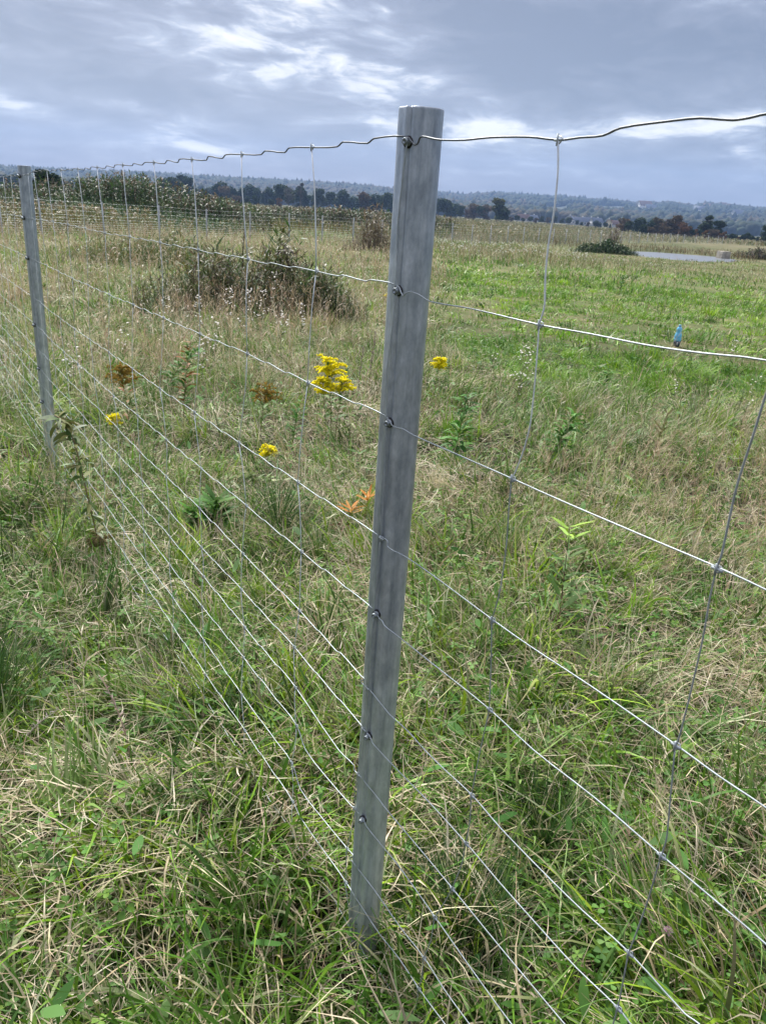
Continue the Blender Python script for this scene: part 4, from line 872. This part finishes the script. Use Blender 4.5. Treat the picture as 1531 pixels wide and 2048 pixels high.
# ------------------------------------------------------------------ bottle, concrete block
def bottle():
    x, y, z = ground_at(1351, 693); e = empty('plastic_bottle', (x, y, z), 'light blue plastic bottle standing upright in the green lawn at the right', 'bottle')
    mb = bpy.data.materials.new('blue_plastic'); mb.use_nodes = True; p = mb.node_tree.nodes['Principled BSDF']; p.inputs['Base Color'].default_value = (.16, .52, .80, 1); p.inputs['Roughness'].default_value = .22
    p.inputs['Transmission Weight'].default_value = .05; p.inputs['IOR'].default_value = 1.4
    zz = .035; a = Acc()
    lathe(a, [(.0, zz + .045), (.044, zz + .045), (.053, zz + .055), (.054, zz + .09), (.051, zz + .095), (.053, zz + .10), (.050, zz + .135), (.042, zz + .16), (.036, zz + .175), (.038, zz + .19), (.041, zz + .205), (.040, zz + .225), (.034, zz + .243), (.022, zz + .256), (.016, zz + .262), (.016, zz + .266)], 28)
    a.build('body', mb, e, color=False)
    a = Acc(); lathe(a, [(.0, zz - .035), (.036, zz - .035), (.045, zz - .02), (.046, zz + .0), (.052, zz + .03), (.053, zz + .0452), (.044, zz + .0448)], 28); a.build('base', material('dark_blue_plastic', .25, color=(.012, .035, .09)), e, color=False)
    a = Acc(); lathe(a, [(.016, zz + .265), (.0215, zz + .265), (.0215, zz + .272), (.016, zz + .272)], 20); a.build('ring', material('navy_plastic', .3, color=(.01, .03, .10)), e, color=False)
    a = Acc(); lathe(a, [(.0175, zz + .272), (.0178, zz + .286), (.016, zz + .289), (0, zz + .289)], 20); a.build('cap', material('pale_blue_plastic', .35, color=(.22, .50, .66)), e, color=False)
    a = Acc(); box(a, (-.012, -.0545, zz + .012), (.026, .003, .05)); a.build('label', material('pale_label', .6, color=(.45, .44, .42)), e, color=False)
bottle()
def block():
    x, y, z = ground_at(1444, 518); import bmesh
    bm = bmesh.new(); bmesh.ops.create_cube(bm, size=1.0); bmesh.ops.scale(bm, vec=(.95, 1.0, .85), verts=bm.verts); bmesh.ops.bevel(bm, geom=bm.edges[:], offset=.05, segments=2, affect='EDGES')
    top_ = [v for v in bm.verts if v.co.z > .4]
    for v in top_: v.co.x *= .93; v.co.z += .06 * v.co.x
    me = bpy.data.meshes.new('concrete_block'); bm.to_mesh(me); bm.free(); me.materials.append(material('weathered_concrete', .9, color=(.36, .33, .27), noise=(3, .35), bump=(8, .5)))
    o = bpy.data.objects.new('concrete_block', me); C.objects.link(o); o.location = (x, y, z + .30); o.rotation_euler = (0, .05, .25); tag(o, 'weathered concrete block at the right end of the pond', 'concrete block')
block()

# ------------------------------------------------------------------ trees
def tree_mesh(seed, H, Wc, pal, base=.12, n=2600, leaf=.055, open_=.0, conical=False, name='tree'):
    r = np.random.default_rng(seed); lobes = []
    m = 13 if not conical else 9
    for i in range(m):
        if conical:
            h = base + (1 - base) * (i + .5) / m; R_ = Wc * (1 - h) * 1.05 + .03; lobes.append((r.normal(0, .02), r.normal(0, .02), h, R_, R_, .09))
        else:
            h = base + .10 + (1 - base - .22) * r.uniform(0, 1) ** .8; a = r.uniform(0, 6.28); q = math.sin(math.pi * min(max((h - base) / (1.05 - base), .05), .98)) ** .6
            d = Wc * .62 * q * r.uniform(.3, 1); s = r.uniform(.2, .34) * Wc * 1.35; lobes.append((d * math.cos(a), d * math.sin(a), h, s, s, s * r.uniform(.55, .8)))
    P, Cc = [], []
    for k, (x, y, z, a, b, c) in enumerate(lobes):
        nn = n // m; u = r.normal(0, 1, (nn, 3)); u /= np.linalg.norm(u, axis=1)[:, None]; q = r.uniform(.25, 1, nn) ** .5
        q = q * (1 + .25 * r.normal(0, 1, nn) * (r.uniform(0, 1, nn) < .3)); P.append(u * q[:, None] * [a, b, c] + [x, y, z]); cc = pal[r.integers(0, len(pal))] * r.uniform(.75, 1.25); Cc.append(np.repeat(np.array([cc]), nn, 0) * r.uniform(.75, 1.25, (nn, 1)))
    P = np.concatenate(P) * H; K = np.concatenate(Cc); nn = len(P); s = leaf * H * r.uniform(.5, 1.2, nn)
    A = r.normal(0, 1, (nn, 3)); A /= np.linalg.norm(A, axis=1)[:, None]; B = np.cross(A, r.normal(0, 1, (nn, 3))); B /= np.linalg.norm(B, axis=1)[:, None]
    A *= s[:, None]; B *= s[:, None] * .6
    V = np.stack([P - A, P - B * .8 + A * .1, P + A, P + B], 1).reshape(-1, 3); Q = np.arange(nn * 4).reshape(-1, 4)
    return V, Q, np.repeat(K, 4, 0), lobes
TP = {}
def make_tree(key, seed, H, Wc, pal, label, cat='tree', group=None, **kw):
    e = empty('tree', (0, 0, 0), label, cat, group)
    V, Q, K, lobes = tree_mesh(seed, H, Wc, pal, **kw)
    mesh_obj('crown', V, Q, M_tree, e, K, smooth=False)
    a = Acc(); tube(a, [(0, 0, -.3), (.01 * H, 0, .25 * H), (0, .01 * H, .55 * H), (0, 0, .85 * H)], [.030 * H, .022 * H, .014 * H, .004 * H], 7)
    for (x, y, z, *_r) in lobes[::2]: tube(a, [(0, 0, z * H * .55), (x * H * .5, y * H * .5, z * H * .8), (x * H, y * H, z * H)], [.012 * H, .008 * H, .003 * H], 5)
    a.build('trunk', M_bark, e, color=False); TP[key] = e; return e
DG = A_((.022, .044, .018), (.032, .056, .022), (.018, .036, .017)); MG = A_((.036, .058, .020), (.048, .066, .022), (.03, .048, .020)); YG = A_((.12, .125, .04), (.09, .105, .035)); OR = A_((.20, .11, .035), (.17, .085, .03)); BR = A_((.10, .075, .045), (.085, .07, .048), (.12, .08, .05)); GY = A_((.085, .08, .062), (.07, .068, .055))
def place(e, px, D, hz=None, sc=1.0, rz=None):
    R = ray(px, 430); x = R[0] / R[1] * D; e.location = (x, D, float(gz(x, D)) - .1); e.scale = (sc,) * 3; e.rotation_euler = (0, 0, rng.uniform(0, 6.28) if rz is None else rz); return e
place(make_tree('a', 1, 5.4, .42, DG, 'large dark green tree on the skyline above the brown thicket, right of the smaller post', n=3600, base=.08), 101, 84, sc=.82)
place(make_tree('b', 2, 8.5, .52, DG * .8, 'large dark green tree standing alone at the far edge of the right field', n=3600, base=.03), 1004, 335, sc=.88)
place(make_tree('b2', 12, 11, .36, YG, 'yellowish autumn tree rising just behind the large dark lone tree', n=2400, base=.1), 993, 380)
place(make_tree('c', 3, 14, .50, DG, 'tall dark rounded tree standing out of the tree line left of centre', n=3000, base=.05), 374, 430, sc=.92)
place(make_tree('d', 4, 12, .16, GY, 'thin bare grey poplar rising above the tree line left of the foreground post', n=900, base=.1, leaf=.03), 600, 420, sc=1.15)
place(make_tree('d2', 14, 11, .34, GY, 'bare grey tree rising above the tree line beside the thin poplar', n=900, base=.1, leaf=.03), 577, 425, sc=1.0)
place(make_tree('e', 5, 10, .45, BR, 'brownish tree standing out of the tree line just left of the foreground post', n=2200, base=.05), 727, 400, sc=1.0)
place(make_tree('f', 6, 13, .55, BR, 'broad reddish brown tree in the middle of the right tree group', n=3600, base=.02), 1350, 245, sc=.50)
place(make_tree('g', 7, 10, .55, BR * A_(1.2, .95, .8), 'lower russet bush like tree in front of the right tree group', n=3000, base=.0), 1374, 238, sc=.46)
place(make_tree('h', 8, 14, .38, MG, 'tall olive tree at the right of the right tree group', n=2600, base=.05), 1417, 250, sc=.52)
place(make_tree('i', 9, 10, .45, DG, 'dark green tree right of the tall olive tree', n=2600, base=.02), 1441, 245, sc=.58)
place(make_tree('j', 10, 12, .45, GY * A_(1.2, 1.1, .8), 'grey brown tree left of the broad reddish brown one', n=2600, base=.02), 1318, 250, sc=.46)
place(make_tree('k', 11, 14, .5, DG, 'dark tree at the right edge of the photo on the far side of the field', n=2600, base=.02), 1545, 240, sc=.42)
protos = [make_tree('p1', 21, 8, .55, DG, 'dense dark green tree in the long tree line beyond the field', group='dark green trees in the far tree line', base=.0, n=1400, leaf=.07),
          make_tree('p2', 22, 8, .55, MG, 'mid green tree in the long tree line beyond the field', group='mid green trees in the far tree line', base=.0, n=1400, leaf=.07),
          make_tree('p3', 23, 7, .6, BR, 'brownish autumn bush in the long tree line beyond the field', group='brown bushes in the far tree line', base=.0, n=1400, leaf=.07),
          make_tree('p4', 24, 8, .30, DG * .9, 'pointed dark conifer in the long tree line beyond the field', group='conifers in the far tree line', conical=True, base=.0, n=1000, leaf=.06),
          make_tree('p5', 25, 7, .5, OR * .8, 'orange brown autumn tree in the long tree line beyond the field', group='orange trees in the far tree line', base=.0, n=1200, leaf=.07)]
used = set()
def line_of(x0, x1, step, D0, D1, s0, s1, wts, where=''):
    px = x0
    while px < x1:
        i = int(rng.choice(5, p=wts)); e = protos[i] if i not in used else copy_tree(protos[i]); used.add(i); kn_ = ['dense dark green tree', 'mid green tree', 'brownish autumn bush', 'pointed dark conifer', 'orange brown autumn tree'][i]; e['label'] = kn_ + ' in the far tree line ' + where; e['group'] = kn_ + ' ' + where
        place(e, px, rng.uniform(D0, D1), sc=rng.uniform(s0, s1)); px += step * rng.uniform(.6, 1.4)
line_of(-40, 320, 20, 430, 480, .7, 1.1, [.4, .3, .15, .1, .05], 'at the far left')
line_of(325, 800, 13, 420, 500, .85, 1.45, [.55, .28, .06, .09, .02], 'left of the foreground post')
line_of(330, 560, 26, 380, 400, .45, .7, [.2, .3, .3, .0, .2], 'low at the field edge')
line_of(868, 985, 12, 440, 480, .8, 1.3, [.5, .3, .15, .05, .0], 'just right of the foreground post')
line_of(1015, 1160, 13, 470, 540, .35, .7, [.3, .25, .3, .1, .05], 'around the village houses')
line_of(1165, 1300, 11, 420, 460, .28, .5, [.35, .2, .3, .1, .05], 'right of the cream gabled house')
line_of(1250, 1345, 10, 262, 290, .45, .70, [.5, .2, .2, .1, .0], 'left of the right tree group')
line_of(1450, 1560, 10, 235, 255, .22, .36, [.5, .2, .25, .0, .05], 'at the right border')
line_of(1290, 1460, 13, 238, 250, .28, .5, [.2, .1, .35, .0, .35], 'below the right tree group')

# ------------------------------------------------------------------ wooded hills
RIDGE_N = [(-250, 318), (-60, 328), (60, 334), (200, 340), (300, 343), (400, 350), (500, 355), (600, 360), (700, 366), (780, 374), (830, 390), (900, 412), (1000, 432)]
RIDGE_F = [(-250, 335), (300, 365), (600, 376), (780, 380), (873, 384), (930, 390), (987, 386), (1070, 392), (1140, 396), (1210, 401), (1298, 407), (1338, 405), (1386, 412), (1410, 407), (1451, 412), (1491, 416), (1531, 420), (1700, 432), (1900, 440)]
def hill(name, ridge, D0, D1, seed, crown, cn, cs, pal):
    """slope rising from D0 to its ridge at D1, with a canopy of separate crowns"""
    az = []; el = []
    for px, py in ridge:
        R = ray(px, py + crown); az.append(math.atan2(R[0], R[1])); el.append(R[2] / math.hypot(R[0], R[1]))
    az = np.array(az); el = np.array(el)
    def hz(a, r):
        top = CAM_H + np.interp(a, az, el) * D1; f = sstep(D0, D1, r) ** .85; back = 1 - sstep(D1, D1 * 1.25, r)
        base = -1.1; rl = (fbm(a * 2500, r * .6, 260, seed, 3) - .5) * .30 * np.sin(np.pi * np.clip(f, 0, 1))
        return base + (top - base) * np.clip(f + rl, 0, 1.15) * np.where(r > D1, back, 1)
    A_g = np.linspace(az.min(), az.max(), 300); R_g = np.linspace(D0, D1 * 1.25, 60); Rm, Am = np.meshgrid(R_g, A_g, indexing='ij')
    V = np.stack([Rm * np.sin(Am), Rm * np.cos(Am), hz(Am, Rm) - .4], -1).reshape(-1, 3)
    i = np.arange(59)[:, None] * 300; j = np.arange(299)[None]; Q = np.stack([i + j, i + 300 + j, i + 301 + j, i + j + 1], -1).reshape(-1, 4)
    tag(mesh_obj(name, V, Q, material('hill_ground_' + str(seed), .95, color=(.02, .03, .013), noise=(.008, .4))), kind='structure')
    rg = np.random.default_rng(seed); a = rg.uniform(az.min(), az.max(), cn); r = D0 + (D1 * 1.03 - D0) * rg.uniform(0, 1, cn) ** .75
    k = (fbm(a * 2500, r, 330, seed + 5, 3) > .27) | (r > D1 * .9); a, r = a[k], r[k]; n = len(a)
    x, y, z = r * np.sin(a), r * np.cos(a), hz(a, r); s = rg.uniform(.6, 1.15, n) * cs
    import bmesh
    bm = bmesh.new(); bmesh.ops.create_icosphere(bm, subdivisions=1, radius=1); U = np.array([v.co[:] for v in bm.verts]); T = np.array([[v.index for v in f.verts] for f in bm.faces]); bm.free()
    jit = rg.uniform(.82, 1.15, (n, len(U), 1)); con = rg.uniform(0, 1, n) < .10
    sc = np.stack([s * np.where(con, .55, .85), s * np.where(con, .55, .85), s * np.where(con, 1.35, .85)], -1)
    V = U[None] * jit * sc[:, None] + np.stack([x, y, z + s * .6], -1)[:, None]
    pn = fbm(a * 2500, r, 200, seed + 9, 2); c = pal[np.clip((pn * 1.6 - .3 + rg.normal(0, .18, n)) * len(pal), 0, len(pal) - 1).astype(int)] * rg.uniform(.7, 1.3, (n, 1))
    Tt = (np.arange(n) * len(U))[:, None, None] + T[None]
    o = mesh_obj('woodland', V.reshape(-1, 3), Tt.reshape(-1, 3), M_tree, None, np.repeat(c, len(U), 0), smooth=False); return o, hz
HP = A_((.014, .026, .012), (.017, .030, .013), (.024, .034, .014), (.015, .025, .012), (.030, .032, .015), (.048, .038, .017))
o, hz1 = hill('hills', RIDGE_N, 1150, 2100, 51, 11, 22000, 7.0, HP); tag(o, 'dense mixed forest covering the nearer wooded ridge on the left', 'forest', kind='stuff')
o, hz2 = hill('hills', RIDGE_F, 880, 2900, 61, 9, 27000, 8.5, HP); tag(o, 'dense mixed forest covering the far ridge behind the village', 'forest', kind='stuff')

# ------------------------------------------------------------------ houses
M_roofs = [material('red_roof', .8, color=(.13, .07, .055)), material('grey_blue_roof', .7, color=(.10, .12, .17)), material('brown_roof', .8, color=(.16, .09, .06))]
M_walls = [material('white_wall', .8, color=(.5, .49, .47)), material('cream_wall', .8, color=(.62, .52, .34)), material('grey_wall', .8, color=(.42, .42, .42))]
M_pane = material('window_glass', .2, color=(.05, .06, .08))
def house(px, D, w_, h_, dep, rf, wl, label, rz, z=None, group=None):
    R = ray(px, 430); x = R[0] / R[1] * D; z = float(gz(x, D)) if z is None else z
    e = empty('house', (x, D, z), label, 'house', group, rz)
    a = Acc(); box(a, (0, 0, h_ / 2 - .5), (w_, dep, h_ + 1))
    g = h_ + .48 * dep   # gables
    a.add([(-w_ / 2, -dep / 2, h_), (-w_ / 2, dep / 2, h_), (-w_ / 2, 0, g), (w_ / 2, -dep / 2, h_), (w_ / 2, dep / 2, h_), (w_ / 2, 0, g)], None, [(0, 2, 1), (3, 4, 5)])
    a.build('wall', M_walls[wl], e, smooth=False, color=False)
    o_ = .5; a = Acc(); b = dep / 2 + o_; zb = h_ - .48 * 2 * o_
    for s in (-1, 1):
        Vt = [(-w_ / 2 - o_, s * b, zb + .15), (w_ / 2 + o_, s * b, zb + .15), (w_ / 2 + o_, 0, g + .15), (-w_ / 2 - o_, 0, g + .15), (-w_ / 2 - o_, s * b, zb + .4), (w_ / 2 + o_, s * b, zb + .4), (w_ / 2 + o_, 0, g + .4), (-w_ / 2 - o_, 0, g + .4)]
        a.add(Vt, [(0, 1, 2, 3), (4, 5, 6, 7), (0, 1, 5, 4), (1, 2, 6, 5), (3, 0, 4, 7)])
    r_ = a.build('roof', M_roofs[rf], e, smooth=False, color=False)
    a = Acc(); box(a, (w_ * .2, dep * .12, g + .3), (.8, .8, 1.8)); a.build('chimney', M_walls[2], r_, color=False, smooth=False)
    for k in (-.3, 0, .3):
        a = Acc(); box(a, (w_ * k, -dep / 2 - .04, h_ * .55), (1.3, .1, 1.5)); a.build('window', M_pane, e, color=False, smooth=False)
VIL = [(1046, 760, 15, 3.5, 9, 0, 0, 'red roofed house left of the free wire in the village'), (1064, 800, 14, 4, 8, 1, 0, 'blue grey roofed house beside the red roofed one, left of the free wire'),
       (1141, 700, 8, 5, 8, 1, 0, 'narrow white gabled house just right of the free wire'), (1160, 730, 18, 4, 9, 1, 2, 'long dark roofed house right of the narrow white gable'), (1178, 735, 16, 4, 10, 1, 0, 'large blue grey roofed house in the middle of the village row'),
       (1193, 720, 14, 4.5, 9, 1, 2, 'dark roofed house left of the cream gable'), (1220, 690, 8, 4.5, 7, 2, 1, 'cream gabled house at the right end of the village row'), (1234, 740, 22, 3.2, 9, 0, 0, 'long low red roofed house right of the cream gable')]
for px, D, w_, h_, dep, rf, wl, lab in VIL: house(px, D, w_ * .72, h_ * .8, dep * .7, rf, wl, lab, rng.uniform(-.5, .5) + (1.57 if w_ == 8 else 0))
def hill_house(px, py, w_, rf, wl, label, group=None):
    R = ray(px, py); a = math.atan2(R[0], R[1]); hr = math.hypot(R[0], R[1]); best = None
    for D in np.linspace(900, 2890, 500):
        zz = float(hz2(np.array(a), np.array(float(D)))); v = CAM_H + R[2] / hr * D
        if zz >= v: best = (D, zz); break
    D, zz = best or (2880, float(hz2(np.array(a), np.array(2880.))))
    y = D * math.cos(a); house(px, y, w_, w_ * .32, w_ * .7, rf, wl, label, rng.uniform(-.6, .6), zz + 3.0, group)
for px, py, w_, rf, wl, lab in [(1042, 413, 17, 2, 0, 'solitary white house on the hillside above the village, left of the free wire'), (1285, 424, 26, 2, 0, 'large white house in a clearing low on the far hill'), (1297, 427, 20, 1, 0, 'smaller white house beside the large one in the clearing'), (1474, 441, 22, 1, 0, 'white house low on the hill at the far right')]: hill_house(px, py, w_, rf, wl, lab)
for i, (px, py) in enumerate([(1392, 412), (1407, 413), (1409, 419), (1395, 430), (1440, 417), (1453, 419), (1464, 418), (1484, 420), (1494, 417), (1503, 421), (1516, 423), (1525, 425), (1477, 415), (1430, 415)]):
    rf, wl = [(0, 0), (2, 0), (0, 2), (1, 0)][i % 4]; hill_house(px, py, [20, 17, 15][i % 3], rf, wl, 'small pale house among trees on the right hilltop with a ' + ['red', 'brown', 'red', 'blue grey'][i % 4] + ' roof' + (' and grey walls' if wl == 2 else ''), 'houses on the right hilltop with ' + ['red roofs', 'brown roofs', 'red roofs and grey walls', 'grey roofs'][i % 4])
# mast on the ridge
R = ray(1216, 401); D = 2860; x = R[0] / R[1] * D; z = CAM_H + R[2] / R[1] * D
e = empty('radio_mast', (x, D, z - 4), 'thin lattice mast on the far ridge in the right half of the skyline', 'mast'); a = Acc()
for k in range(3): tube(a, [(1.6 * math.cos(k * 2.09), 1.6 * math.sin(k * 2.09), 0), (.4 * math.cos(k * 2.09), .4 * math.sin(k * 2.09), 30)], .35, 4)
for h in range(0, 30, 3): tube(a, [(1.6 * (1 - h / 40), 0, h), (-.8 * (1 - h / 40), 1.3 * (1 - h / 40), h + 1.5), (-.8 * (1 - h / 40), -1.3 * (1 - h / 40), h + 3)], .2, 4)
a.build('mast_frame', material('mast_steel', .6, color=(.25, .26, .28)), e, color=False)

# ------------------------------------------------------------------ haze
def haze():
    hx0, hx1, hy0, hy1, z0, z1 = -2600, 2600, -300, 3700, -3.5, 230
    a = Acc(); box(a, ((hx0 + hx1) / 2, (hy0 + hy1) / 2, (z0 + z1) / 2), (hx1 - hx0, hy1 - hy0, z1 - z0)); m = bpy.data.materials.new('haze_air'); m.use_nodes = True; t = NT(m.node_tree); m.node_tree.nodes.clear()
    v = t.n('ShaderNodeVolumePrincipled', Density=.00021, Anisotropy=.1); v.inputs['Color'].default_value = (.36, .55, .92, 1)
    t.n('ShaderNodeOutputMaterial', Volume=v.outputs[0]); o = a.build('haze', m, smooth=False, color=False); tag(o, 'pale blue haze in the air towards the far hills', 'haze', kind='stuff')
haze()
print('objects', len(C.objects))
